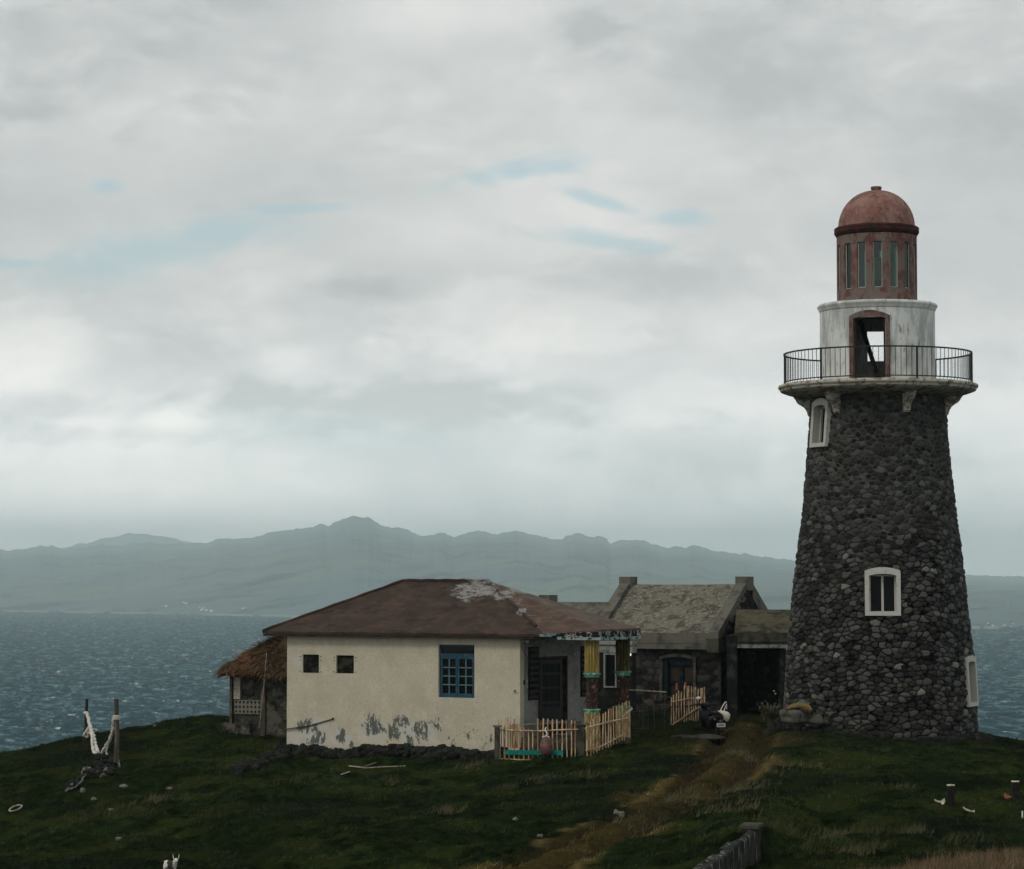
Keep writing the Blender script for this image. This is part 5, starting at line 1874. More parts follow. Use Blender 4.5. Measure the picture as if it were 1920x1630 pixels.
ns_, nt_ = 46, 18
top_ = []
for j in range(nt_ + 1):
    for i in range(ns_ + 1):
        x, y, z = thatch_pt(i / ns_, j / nt_)
        q = Uf(x, y, z)
        e = float(fbm(np.array([q.x * 2.3]), np.array([q.y * 2.3 + z * 2]), 3)[0]) - .5
        top_.append(q + Vector((0, 0, e * .22)))
W_ = ns_ + 1
fs = [(j * W_ + i, j * W_ + i + 1, (j + 1) * W_ + i + 1, (j + 1) * W_ + i) for j in range(nt_) for i in range(ns_)]
bot_ = [p - Vector((0, 0, .16)) for p in top_]
N_ = len(top_)
g = MB()
g.add(top_ + bot_, fs + [tuple(N_ + k for k in reversed(q)) for q in fs] + [(i, N_ + i, N_ + i + 1, i + 1) for i in range(ns_)] + [(j * W_, (j + 1) * W_, N_ + (j + 1) * W_, N_ + j * W_) for j in range(nt_)], True)
# left hip end
hipv = [Uf(rx0, -.45, rzE), Uf(rx0, 3.4, rzE), Uf(rx0 + 1.55, 1.5, rzR)]
slab_tri(g, hipv, .12)
slab_tri(g, [Uf(rx0, 3.4, rzE), Uf(rx0 + 5.5, 3.4, rzE), Uf(rx0 + 5.5, 1.5, rzR), Uf(rx0 + 1.55, 1.5, rzR)], .12)
thr = g.build('thatch_roof', M['thatch'], HU)
rs3 = np.random.RandomState(2)
Vv, Cc = [], []
for k in range(9000):
    hip = rs3.rand() < .30
    t_ = rs3.rand() ** 1.3
    if hip:
        s = rs3.rand()
        a, b = Uf(rx0, -.45 + 3.85 * s, rzE), Uf(rx0 + 1.55, 1.5, rzR)
        q = a.lerp(b, t_)
        dn = (a - b).normalized()
    else:
        s = rs3.rand() ** 1.2
        x, y, z = thatch_pt(s, t_)
        q = Uf(x, y, z)
        x2, y2, z2 = thatch_pt(s, max(0, t_ - .08))
        dn = (Uf(x2, y2, z2 - .01) - q).normalized() if t_ > .08 else Vector((0, 0, -.6)) - ty_ * .8
        dn.normalize()
    e = float(fbm(np.array([q.x * 2.3]), np.array([q.y * 2.3 + q.z * 2]), 3)[0]) - .5
    q = q + Vector((0, 0, e * .22 + .02))
    L_ = rs3.uniform(.15, .42)
    d = (dn + Vector(rs3.normal(0, .28, 3))).normalized()
    w_ = tx_ * rs3.uniform(.008, .018)
    up_ = Vector((0, 0, rs3.uniform(.0, .07)))
    e2_ = q + d * L_ + Vector((0, 0, .03))
    Vv += [q - w_, q + w_, e2_ + w_ * .4 + up_, e2_ - w_ * .4 + up_]
    pf = float(fbm(np.array([q.x * 1.6 + 4]), np.array([q.z * 2.4]), 3)[0])
    near = math.exp(-((q.x - Uf(rx0 + .95, 0, 0).x) / .5) ** 2) * (1 if t_ < .5 else .3)
    base_ = np.array([.13, .088, .05]) * (1 - near) + np.array([.30, .155, .085]) * near
    if pf < .5:
        base_ = base_ * .5 + np.array([.018, .02, .009]) * .5
    Cc += [base_ * rs3.uniform(.35, 1.5)] * 4
np_mesh('straw', np.array([tuple(v) for v in Vv]), np.arange(len(Vv)).reshape(-1, 4), M['straw'], np.array(Cc), False, thr)
for i, (u0, v0, u1, v1) in enumerate([(500, 1225, 486, 1365), (441, 1310, 438, 1345)]):
    if i == 0:
        g = MB()
        p0, p1 = hit(u0, v0, Uf(0, -.5, 0), Uf.y), hit(u1, v1, Uf(0, -.25, 0), Uf.y)
        g.tube([p0, p0.lerp(p1, .5) + Vector((.02, -.03, 0)), p1], .014, 6)
        tag(g.build('leaning_stick', M['driftwood']), 'long thin pale stick leaning against the thatched hut', 'stick')

# ------------------------------------------------------------------ dry stone footing along the cream house
rq = random.Random(12)
rk = MB()
for i in range(950):
    s = rq.random()
    x = xl - .1 + (.1 - xl - .3) * s
    if x > -1.1 and rq.random() < .6:
        continue
    y = rq.gauss(-.34, .15)
    if x < xl:
        y += (xl - x) * -1.0 + .2
    q = Hf(x, y, 0)
    gz = ground1(q.x, q.y)
    mx = .24 if x < -1.6 else .10
    z = gz + rq.random() * mx * max(0, 1 - abs(y + .35) * 1.6)
    r = rq.uniform(.05, .13)
    rk.ico((q.x, q.y, z), r * 1.25, r, r * .85, rq, 1, .22, rq.uniform(0, 6))
for i in range(150):
    s = rq.random()
    u, v = 540 - 102 * s + rq.gauss(0, 3), 1416 + 33 * s + rq.gauss(0, 3.5)
    q = on_ground(u, v)
    r = rq.uniform(.05, .12)
    rk.ico((q.x, q.y, q.z + rq.random() * .15), r * 1.25, r, r * .85, rq, 1, .22, rq.uniform(0, 6))
tag(rk.build('footing_rocks', M['rubble']), 'heaped dark rocks along the foot of the cream house wall', 'rock footing')
# sticks lying below it
for (pts, r, lab) in [([(655, 1440), (681, 1443)], .03, 'pale broken plank lying on the grass below the rock footing'),
                      ([(681, 1444), (718, 1442), (760, 1440)], .02, 'long thin stick lying on the grass below the rock footing'),
                      ([(640, 1456), (655, 1452)], .025, 'short pale stick lying on the slope below the plank'),
                      ([(682, 1441), (705, 1434)], .012, 'thin dark twig leaning over the broken plank')]:
    g = MB()
    w_ = []
    for u, v in pts:
        p = on_ground(u, v)
        w_.append(p + Vector((0, 0, .05)))
    g.tube(w_, r, 7, squash=.6)
    tag(g.build('stick', M['driftwood']), lab, 'stick')

# ------------------------------------------------------------------ bamboo fences
def gpt(x, y):
    return Vector((x, y, ground1(x, y)))


def picket(parent, base, h, r, mt, lean=(0, 0), below=.08):
    g = MB()
    top = base + Vector((lean[0], lean[1], h))
    n = 7
    pts = [(base - Vector((0, 0, below))).lerp(top, i / n) for i in range(n + 1)]
    g.tube(pts, [r * (1.0 - .12 * i / n + (.08 if i % 2 else 0)) for i in range(n + 1)], 8, squash=.6)
    return g.build('picket', mt, parent)


def fence_line(us, y_of, tops, bots, root, r=.028, mt=None, rr=random.Random(1)):
    for i, u in enumerate(us):
        D = y_of(u)
        t_, b_ = tops(u), bots(u)
        p0, p1 = P(u, b_, D), P(u + rr.uniform(-1.2, 1.2), t_, D)
        g = MB()
        n = 6
        w_ = 1.3 * r * rr.uniform(.85, 1.15)
        pts = [p0.lerp(p1, k / n) + Vector((rr.uniform(-.006, .006), 0, 0)) for k in range(n + 1)]
        g.tube(pts, [w_ * (1 + .12 * (k % 2)) for k in range(n + 1)], 8, squash=.55)
        g.build('picket', mt or M['bamboo'], root)


# front panel
rr = random.Random(3)
D1 = 72.0
y1 = lambda u: D1 + (u - 1010) * -.0035
FP = thing('bamboo_fence', P(1010, 1424, D1), 'pale bamboo picket panel in front of the porch with turquoise rail', 'fence', 'bamboo fences')
uu = [937, 946, 955, 964, 973, 982, 991, 999, 1009, 1018, 1027, 1036, 1045, 1054, 1063, 1072, 1079]
tops1 = dict(zip(uu, [1362, 1358, 1353, 1349, 1354, 1364, 1367, 1369, 1348, 1347.5, 1348, 1349, 1349, 1350, 1350, 1351, 1352]))
fence_line(uu, y1, lambda u: tops1[u], lambda u: 1426 if u < 1070 else 1427, FP, .027, rr=rr)


def rail_px(root, pts, yf, r, mt, name='rail', dy=-.05, n=8, sq=1.0):
    g = MB()
    g.tube([P(u, v, yf(u) + dy) for u, v in pts], r, n, squash=sq)
    return g.build(name, mt, root)


rail_px(FP, [(938, 1369), (970, 1370), (1010, 1371), (1045, 1369), (1084, 1368)], y1, .02, M['bamboo'])
rail_px(FP, [(938, 1423), (975, 1425), (1040, 1426), (1081, 1426)], y1, .018, M['bamboo'])
rail_px(FP, [(958, 1361), (990, 1358), (1040, 1357)], y1, .008, M['driftwood'], dy=.05, n=5)
g = MB()
f1 = Fr(P(948, 1411, y1(948) - .09), (P(1056, 1411.5, y1(1056) - .09) - P(948, 1411, y1(948) - .09)).normalized(), Vector((0, 1, 0)))
L1 = (P(1056, 1411, y1(1056)) - P(948, 1411, y1(948))).length
for i in range(10):
    a, b = L1 * i / 10, L1 * (i + 1) / 10
    g.box(f1, a, b, -.02, .02, -.062 + .006 * math.sin(i * 2), .062 + .005 * math.cos(i * 3))
g.build('turquoise_board', M['turquoise'], FP)
# wide brown boards standing behind the left half
g = MB()
for (a, b, t_, bt) in [(951, 959, 1362, 1402), (960, 971, 1358, 1403), (972, 977, 1363, 1402)]:
    fr = Fr(P(a, bt, D1 + .25), Vector((1, 0, 0)), Vector((0, 1, 0)))
    g.box(fr, 0, (b - a) * .0145, 0, .02, 0, (bt - t_) * .0145)
for (a, t_) in [(935, 1352), (940, 1350), (947, 1347), (952, 1345), (957, 1343)]:
    g.tube([P(a, 1400, D1 + .3), P(a, t_, D1 + .3)], .016, 6)
tag(g.build('board_stack', M['bamboo']), 'tan boards and laths stacked behind the left end of the front fence', 'boards')
# float hanging on the panel
g = MB()
fc = P(1024, 1398, D1 - .25)
g.lathe((fc.x, fc.y, fc.z), [(.01, -.27), (.09, -.26), (.15, -.2), (.175, -.08), (.17, .04), (.135, .15), (.08, .215), (.035, .235), (.01, .24)], 24)
fl_ = g.build('float_buoy', M['buoy'])
tag(fl_, 'faded pinkish float hanging by white rope on the front fence', 'float')
g = MB()
g.tube([P(1022, 1382, D1 - .25), P(1026, 1376, D1 - .2), P(1022, 1368, D1 - .12), P(1024, 1364, D1 - .08)], .018, 6)
g.tube([P(1017, 1383, D1 - .25), P(1024, 1380, D1 - .27), P(1030, 1383, D1 - .25)], .02, 6)
g.build('hanging_rope', M['rope'], fl_)
# concrete gate posts
def cpost(u, w_, vt, vb, D, label, mt, cap):
    r_ = thing('fence_post', P(u, vb, D), label, 'post', 'fence posts')
    fr = Fr(P(u, vb, D), Vector((.97, -.24, 0)).normalized(), Vector((.24, .97, 0)).normalized())
    h = (vb - vt) * D / F
    g = MB()
    hw_ = w_ * D / F / 2
    g.box(fr, -hw_, hw_, -hw_, hw_, -.3, h - .05)
    g.build('shaft', mt, r_)
    g = MB()
    g.box(fr, -hw_ - .04, hw_ + cap, -hw_ - .04, hw_ + .04, h - .046, h + .0)
    g.build('cap', M['concrete'], r_)


cpost(932, 8, 1361, 1425, D1 + .05, 'slim grey concrete post at the corner of the cream wall', M['concrete_dark'], .04)
cpost(1090.5, 13, 1357, 1426, 71.8, 'thick mossy concrete post where the two bamboo fences meet', M['concrete_dark'], .09)
# second fence: climbs back to the right
y2 = lambda u: 71.4 + (u - 1101) * .026
FS = thing('bamboo_fence', P(1140, 1400, y2(1140)), 'bamboo picket fence climbing to the right past the yellow columns', 'fence', 'bamboo fences')
us2 = [1101, 1107.5, 1113, 1119, 1124.5, 1130, 1135.5, 1140.5, 1145.5, 1150.5, 1156, 1161, 1166, 1170.5, 1175, 1179]
fence_line(us2, y2, lambda u: np.interp(u, [1101, 1107, 1122, 1150, 1165, 1180], [1362, 1355, 1341, 1326, 1319, 1313]) + rr.uniform(-1.5, 1.5) if u > 1102 else 1359,
           lambda u: (1430 if u < 1102 else np.interp(u, [1107, 1122, 1150, 1180], [1420, 1410, 1396, 1383]) + rr.uniform(-2, 2)), FS, .024, rr=rr)
rail_px(FS, [(1098, 1366), (1110, 1362), (1130, 1357), (1150, 1352), (1178, 1346)], y2, .026, M['bamboo'])
rail_px(FS, [(1099, 1407), (1115, 1405), (1140, 1393), (1168, 1378)], y2, .02, M['bamboo'])
g = MB()
g.tube([P(1165, 1346, y2(1165) - .12), P(1185, 1329, y2(1180) - .2)], [.028, .034], 8)
tag(g.build('gate_pole', M['driftwood']), 'short pale pole tied across the top of the second bamboo fence', 'pole')
# third fence, open gate beside the motorcycle
y3 = lambda u: 80.0 - (u - 1256) * .035
FT = thing('bamboo_gate', P(1290, 1355, y3(1290)), 'open bamboo gate with a diagonal brace beside the motorcycle', 'gate', 'bamboo fences')
us3 = [1258.5, 1263.5, 1268, 1273, 1278, 1283, 1287.5, 1292, 1296, 1300, 1304.5, 1309, 1313.5, 1317.5, 1321.5]
fence_line(us3, y3, lambda u: np.interp(u, [1258, 1270, 1279, 1284, 1290, 1300, 1321], [1309, 1298, 1295, 1286, 1287, 1291, 1289]) + rr.uniform(-2.5, 2.5),
           lambda u: np.interp(u, [1258, 1264, 1272, 1321], [1361, 1358, 1353, 1350]) + rr.uniform(-1.5, 1.5), FT, .022, rr=rr)
rail_px(FT, [(1262, 1359), (1275, 1351), (1300, 1334), (1323, 1321)], y3, .032, M['bamboo'], 'brace', -.08)
rail_px(FT, [(1258, 1317), (1290, 1310), (1322, 1309)], y3, .016, M['bamboo'])
rail_px(FT, [(1258, 1326), (1290, 1324), (1322, 1320)], y3, .03, M['brown_panel'], dy=.03)
g = MB()
for (u, a, b) in [(1268.5, 1281, 1294), (1285, 1280, 1292), (1246.5, 1302, 1312), (1227, 1304, 1312)]:
    g.tube([P(u, b, 79.5), P(u, a, 79.5)], .03, 7)
g.build('stake_top', M['orange'], FT)
# dim side gate of thin sticks and the rails around it
SG = thing('stick_gate', P(1200, 1376, 78.0), 'dark low gate of thin sticks in the shade of the stone house', 'gate')
y4 = lambda u: 78.0 + (u - 1200) * .01
fence_line([1186 + 4.2 * i for i in range(8)], y4, lambda u: 1325 - 6 * math.sin((u - 1186) / 30 * math.pi) + rr.uniform(-2, 2), lambda u: 1377, SG, .012, M['bamboo_grey'], rr=rr)
rail_px(SG, [(1184, 1335), (1217, 1333)], y4, .014, M['bamboo_grey'])
rail_px(SG, [(1184, 1366), (1217, 1366)], y4, .014, M['bamboo_grey'])
PR = thing('pole_barrier', P(1215, 1350, 78.6), 'long grey pole laid level on stakes before the stone house', 'barrier')
y5 = lambda u: 78.6
rail_px(PR, [(1179, 1294), (1205, 1295), (1232, 1297), (1249, 1298)], y5, .02, M['driftwood'])
for u, a, b in [(1205.5, 1296, 1375), (1226, 1290, 1372), (1246, 1298, 1372)]:
    rail_px(PR, [(u, b), (u, a)], y5, .018, M['bamboo_grey'], 'stake', .0)
g = MB()
for (u0, v0, u1, v1) in [(1232, 1322, 1256, 1322), (1240, 1306, 1258, 1308)]:
    g.tube([P(u0, v0, 78.9), P(u1, v1, 78.9)], .022, 6)
g.build('short_rail', M['bamboo_grey'], PR)
# porch clutter behind the front fence
g = MB()
bf = Fr(Hf(.35, .35, PF), ex, ey)
g.box(bf, 0, 1.15, 0, .4, .40, .45)
bn_ = thing('porch_bench', Hf(.9, .5, PF), 'dim wooden bench on the porch behind the fence', 'bench')
g.build('seat', M['grey_post'], bn_)
for x in (.05, 1.05):
    g = MB()
    g.box(bf, x, x + .06, .03, .37, 0, .396)
    g.build('leg', M['grey_post'], bn_)
# dark wheelbarrow-like basket by the column
g = MB()
bc = Hf(1.75, 1.9, PF)
g.lathe((bc.x, bc.y, bc.z), [(.02, 0), (.22, 0), (.30, .15), (.34, .4), (.33, .55), (.2, .72), (.02, .78)], 20)
tag(g.build('dark_sack', M['void']), 'dark full sack standing on the porch behind the front column', 'sack')

# ------------------------------------------------------------------ motorcycle, seen from behind
MC = thing('motorcycle', (0, 0, 0), 'black step-through motorcycle parked rear-first by the bamboo gate', 'motorcycle')
mpos = P(1351, 1388, 76.0)
mpos.z = ground1(mpos.x, mpos.y)
MC.location = mpos
ha = math.radians(-12)                     # heading away from the camera and to the left
mf = Vector((math.sin(ha), math.cos(ha), 0))
ml = Vector((mf.y, -mf.x, 0))
lean_v = (Vector((0, 0, 1)) + ml * -.10).normalized()
Bk = Fr(mpos, ml, mf, lean_v)              # x right, y forward, z up; rear wheel contact at y=0
WM[MC.name] = Matrix.Translation(mpos)


def wheel(yc):
    g = MB()
    R_, n = .275, 28
    prof = [(-.035, R_ - .05), (-.04, R_ - .02), (-.02, R_), (.02, R_), (.04, R_ - .02), (.035, R_ - .05)]
    vs = []
    for k in range(n):
        a = 2 * math.pi * k / n
        for (x, r) in prof:
            vs.append(Bk(x, yc + r * math.cos(a), .275 + r * math.sin(a)))
    m_ = len(prof)
    fs = [(k * m_ + i, k * m_ + (i + 1) % m_, ((k + 1) % n) * m_ + (i + 1) % m_, ((k + 1) % n) * m_ + i) for k in range(n) for i in range(m_)]
    g.add(vs, fs, True)
    w_ = g.build('wheel', M['rubber'], MC)
    g = MB()
    for k in range(n):
        a, b = 2 * math.pi * k / n, 2 * math.pi * (k + 1) / n
        g.hexa([Bk(-.02, yc + .20 * math.cos(a), .275 + .20 * math.sin(a)), Bk(-.02, yc + .20 * math.cos(b), .275 + .20 * math.sin(b)), Bk(.02, yc + .20 * math.cos(b), .275 + .20 * math.sin(b)), Bk(.02, yc + .20 * math.cos(a), .275 + .20 * math.sin(a))],
               [Bk(-.02, yc + .226 * math.cos(a), .275 + .226 * math.sin(a)), Bk(-.02, yc + .226 * math.cos(b), .275 + .226 * math.sin(b)), Bk(.02, yc + .226 * math.cos(b), .275 + .226 * math.sin(b)), Bk(.02, yc + .226 * math.cos(a), .275 + .226 * math.sin(a))])
    for k in range(12):
        a = 2 * math.pi * k / 12
        g.tube([Bk(0, yc, .275), Bk(0, yc + .21 * math.cos(a), .275 + .21 * math.sin(a))], .005, 4)
    g.tube([Bk(-.05, yc, .275), Bk(.05, yc, .275)], .035, 10)
    g.build('rim', M['iron'], w_)


wheel(.30)
wheel(1.52)


def loft(name, secs, mt, parent=MC, n=14):
    """closed body through superellipse sections (y, z, half width, half height)"""
    g = MB()
    vs = []
    for (y, z, hw_, hh_) in secs:
        for k in range(n):
            a = 2 * math.pi * k / n
            c, s = math.cos(a), math.sin(a)
            vs.append(Bk(hw_ * math.copysign(abs(c) ** .7, c), y, z + hh_ * math.copysign(abs(s) ** .7, s)))
    fs = [(i * n + k, i * n + (k + 1) % n, (i + 1) * n + (k + 1) % n, (i + 1) * n + k) for i in range(len(secs) - 1) for k in range(n)]
    fs += [tuple(reversed(range(n))), tuple((len(secs) - 1) * n + k for k in range(n))]
    g.add(vs, fs, True)
    return g.build(name, mt, parent)


loft('body', [(-.10, .72, .05, .04), (.0, .70, .10, .08), (.2, .66, .13, .12), (.5, .58, .14, .15), (.75, .46, .11, .14), (1.0, .40, .08, .09), (1.2, .50, .08, .08)], M['bike'])
loft('seat', [(-.02, .80, .06, .02), (.05, .81, .12, .04), (.35, .80, .135, .05), (.65, .75, .12, .05), (.82, .72, .05, .03)], M['rubber'])
loft('leg_shield', [(1.12, .55, .20, .22), (1.2, .66, .21, .24), (1.3, .76, .16, .18), (1.38, .85, .08, .08)], M['bike'])
loft('headlamp_cowl', [(1.12, 1.0, .06, .04), (1.2, 1.01, .13, .07), (1.32, .99, .12, .08), (1.40, .97, .06, .05)], M['bike'])
loft('rear_mudguard', [(-.22, .46, .06, .02), (-.12, .56, .07, .03), (.05, .62, .07, .03), (.3, .60, .06, .03)], M['rubber'])
loft('front_mudguard', [(1.25, .46, .05, .02), (1.4, .57, .06, .025), (1.55, .58, .06, .025), (1.72, .5, .05, .02)], M['bike'])
g = MB()
for s in (-1, 1):
    g.tube([Bk(s * .07, 1.52, .28), Bk(s * .07, 1.32, .75)], .022, 7)
g.build('fork', M['iron'], MC)
g = MB()
g.tube([Bk(-.34, 1.08, 1.04), Bk(-.2, 1.16, 1.04), Bk(0, 1.2, 1.02), Bk(.2, 1.16, 1.04), Bk(.34, 1.08, 1.04)], .016, 7)
hb = g.build('handlebar', M['iron'], MC)
for s in (-1, 1):
    g = MB()
    g.tube([Bk(s * .19, 1.15, 1.05), Bk(s * .19, 1.14, 1.17)], .009, 6)
    c = Bk(s * .2, 1.14, 1.22)
    mbk = MB()
    vs = []
    for k in range(16):
        a = 2 * math.pi * k / 16
        vs.append(c + Bk.x * .068 * math.cos(a) + Bk.z * .04 * math.sin(a) + Bk.x * (.01 * math.sin(a)))
    g.prism(vs, Bk.y * .03)
    mi = g.build('mirror', M['iron'], MC)
    g = MB()
    nrm = (-Bk.y + Vector((0, 0, .25))).normalized()
    g.add([v - Bk.y * .004 + Bk.z * 0 for v in vs], [tuple(range(16))])
    g.build('mirror_glass', M['white'] if s < 0 else M['glass'], mi)  # left glass coloured white as its sky reflection, right one kept dark
g = MB()
pf = Fr(Bk(0, -.23, .50), Bk.x, Bk.y, (Bk.z - Bk.y * .25).normalized())
g.box(pf, -.125, .125, -.006, .006, -.055, .055)
lpz = g.build('licence_plate', M['white'], MC)
g = MB()
xx = -.095
for wch in (.03, .022, .03, .03, .026, .03):      # worn illegible characters
    g.box(pf, xx, xx + wch * .8, -.009, -.006, -.022, .026)
    g.box(pf, xx + .006, xx + wch * .8 - .006, -.0095, -.009, -.012, .016)
    xx += wch + .004
g.build('plate_characters', M['rubber'], lpz)
g = MB()
g.box(pf, -.05, .05, .0, .03, .09, .15)
g.build('tail_light', M['red'], MC)
for s in (-1, 1):
    g = MB()
    g.ico(Bk(s * .14, -.12, .66), .035, .03, .03, random.Random(1), 1, 0)
    g.build('indicator', M['orange'], MC)
g = MB()
g.tube([Bk(.12, .9, .25), Bk(.13, .5, .25), Bk(.14, -.02, .34)], [.02, .03, .04], 10)
g.build('exhaust', M['iron'], MC)
g = MB()
g.tube([Bk(-.08, .75, .3), Bk(-.22, .68, .01)], .013, 6)
g.tube([Bk(-.12, .55, .25), Bk(.14, .55, .25)], .014, 6)
g.build('kick_stand', M['iron'], MC)
# cloth bag on the right
g = MB()
bcn = P(1360, 1341, 75.8)
outl = [(1345, 1333), (1351, 1332), (1358, 1333), (1365, 1335), (1369.5, 1340), (1368, 1347), (1365, 1353), (1361, 1353), (1358, 1349), (1355, 1342), (1350, 1337)]
n = len(outl)
front = [P(u, v, 75.75) for u, v in outl]
back = [P(u, v, 75.95) for u, v in outl]
cf = sum(front, Vector()) / n + Vector((0, -.07, 0))
cb = sum(back, Vector()) / n + Vector((0, .05, 0))
g.add(front + back + [cf, cb], [(i, (i + 1) % n, 2 * n) for i in range(n)] + [(n + (i + 1) % n, n + i, 2 * n + 1) for i in range(n)] + [(i, n + i, n + (i + 1) % n, (i + 1) % n) for i in range(n)], True)
bg_ = g.build('cloth_bag', M['bag'])
tag(bg_, 'cream cloth bag with long handles hanging on the motorcycle', 'bag')
g = MB()
g.tube([P(1350.5, 1333, 75.8), P(1355, 1324, 75.8), P(1360, 1316.5, 75.8), P(1362, 1317, 75.82)], .013, 6)
g.tube([P(1357, 1334, 75.8), P(1360, 1326, 75.8), P(1362.5, 1320, 75.8), P(1362.4, 1330, 75.84)], .012, 6)
g.build('handle', M['white'], bg_)

# ------------------------------------------------------------------ plants, boat fragment and rocks by the tower
def frond_bush(u, v, D, w_, h, n, label, seed):
    r_ = random.Random(seed)
    b = P(u, v, D)
    b.z = ground1(b.x, b.y)
    root = thing('dry_shrub', b, label, 'shrub')
    g = MB()
    for i in range(n):
        a = r_.uniform(0, 6.28)
        sp = r_.uniform(.15, 1) * w_ / 2
        hh_ = h * r_.uniform(.55, 1.0)
        tip = b + Vector((math.cos(a) * sp, math.sin(a) * sp, hh_))
        mid = b + Vector((math.cos(a) * sp * .35, math.sin(a) * sp * .35, hh_ * .6))
        g.tube([b + Vector((r_.uniform(-.05, .05), r_.uniform(-.05, .05), 0)), mid, tip], [.014, .011, .005], 5, False)
        for k in range(5):
            q = mid.lerp(tip, r_.random())
            d = Vector((r_.uniform(-1, 1), r_.uniform(-1, 1), r_.uniform(-.6, .8))).normalized() * r_.uniform(.05, .15)
            s = Vector((d.y, -d.x, r_.uniform(-.3, .3) * d.length)).normalized() * .02
            g.add([q, q + d * .5 + s, q + d, q + d * .5 - s], [(0, 1, 2, 3)])
    g.build('crown', M['dry'], root)
    g = MB()
    g.tube([b - Vector((0, 0, .05)), b + Vector((.01, 0, h * .3))], [.05, .03], 7)
    g.build('trunk', M['post'], root)
    return root


frond_bush(1444, 1352, 80.5, .85, .85, 70, 'dry leafless bush before the dark annex opening', 4)
rr6 = random.Random(6)
g = MB()
for i in range(2):
    p = P(1451 + 3 * i, 1296 + 5 * i, 80.4)
    g.ico(p, .025, .025, .025, rr6, 1, .1)
tag(g.build('pale_blooms', M['ivory']), 'pale dry flower heads above the leafless bush', kind='stuff')
# yellow arched boat fragment
g = MB()
pl = [(1473, 1332), (1480, 1326), (1490, 1322), (1500, 1320), (1510, 1321), (1518, 1325), (1523, 1331), (1519, 1339), (1512, 1336), (1505, 1331), (1497, 1328), (1488, 1328), (1479, 1331)]
nt2 = 6
vs, fs = [], []
for k in range(nt2 + 1):
    for (u, v) in pl:
        q = P(u, v, 77.4 + .45 * k / nt2)
        q.z += .05 * math.sin(math.pi * k / nt2)
        vs.append(q)
n = len(pl)
fs = [(k * n + i, k * n + (i + 1) % n, (k + 1) * n + (i + 1) % n, (k + 1) * n + i) for k in range(nt2) for i in range(n)] + [tuple(range(n)), tuple(nt2 * n + i for i in range(n))]
g.add(vs, fs, True)
tag(g.build('hull_fragment', M['ochre']), 'arched ochre yellow hull fragment lying over rocks at the tower foot', 'hull fragment')
rr7 = random.Random(17)
for (u, v, s, lab) in [(1487, 1343, .26, 'pale grey rock under the left end of the yellow hull fragment'), (1502, 1347, .17, 'small rock under the right end of the yellow hull fragment'),
                       (1504, 1318, .12, 'little pale rock perched on top of the yellow hull fragment'), (1530, 1350, .2, 'round grey rock to the right of the hull fragment')]:
    g = MB()
    p = P(u, v, 77.6)
    g.ico(p, s * 1.3, s, s * .8, rr7, 2, .25, rr7.uniform(0, 6))
    g.ico(p + Vector((s, .1, -s * .4)), s * .8, s * .7, s * .6, rr7, 2, .25)
    tag(g.build('rock', M['concrete_dark'] if 'pale' not in lab else M['concrete']), lab, 'rock')
# flat stone slab on the ground before the motorcycle
g = MB()
p = on_ground(1325, 1383)
g.ico(p + Vector((0, 0, .0)), .55, .42, .09, rr7, 2, .12)
g.ico(p + Vector((-.55, .2, .0)), .5, .3, .06, rr7, 2, .12)
tag(g.build('flat_stone', M['concrete_dark']), 'flat pale stone slab half sunk in the grass before the motorcycle', 'stone')
# pair of white stones beside the track
M['pale_stone'] = pmat('pale_field_stone', (.15, .15, .13), [dict(c=(.1, .1, .085), s=12, lo=.48, hi=.62)], .9)
for (u, v, s, lab) in [(1155, 1527, .055, 'left of two white stones leaning together in the grass'), (1164, 1529, .065, 'right and larger of two white stones leaning together'),
                       (222, 1576, .055, 'small round white stone alone on the lower left slope'), (208, 1522, .07, 'rounded whitish stone beside pale grass left of centre'),
                       (155, 1485, .08, 'pale stone below the rope and rubble heap'), (318, 1482, .07, 'lone upright grey stone on the dark slope'), (232, 1477, .09, 'flat pale stone right of the roped posts'),
                       (966, 1538, .05, 'tiny white stone in the grass below the front fence'), (176, 1500, .06, 'small pale stone beneath the rubble heap'), (1012, 1570, .05, 'flat greyish stone on the bank left of the track'),
                       (290, 1362, .05, 'tiny white stone near the left skyline')]:
    g = MB()
    p = on_ground(u, v)
    g.ico(p + Vector((0, 0, s * .3)), s * 1.2, s, s * .8 * (1.3 if 'leaning' in lab else 1), rr7, 2, .2, rr7.uniform(0, 6))
    tag(g.build('stone', M['pale_stone']), lab, 'stone')
# dark bushy tussock below the fence
root = thing('low_bush', on_ground(1055, 1470), 'low dark bush in the grass below the front fence', 'bush')
g = MB()
b = on_ground(1055, 1468)
for i in range(700):
    a, q = rr7.uniform(0, 6.28), rr7.random() ** .5
    p = b + Vector((math.cos(a) * q * .55 + (.45 if rr7.random() < .35 else 0), math.sin(a) * q * .4, rr7.random() * .22 * (1 - q * .6)))
    d = Vector((rr7.uniform(-1, 1), rr7.uniform(-1, 1), rr7.uniform(-.2, 1))).normalized() * rr7.uniform(.05, .1)
    s = Vector((d.y, -d.x, 0)).normalized() * .02
    g.add([p, p + d * .5 + s, p + d, p + d * .5 - s], [(0, 1, 2, 3)])
M['bushleaf'] = pmat('dark_leaf', (.012, .022, .01), [dict(c=(.03, .045, .015), s=6, lo=.5, hi=.65)], .8)
g.build('crown', M['bushleaf'], root)

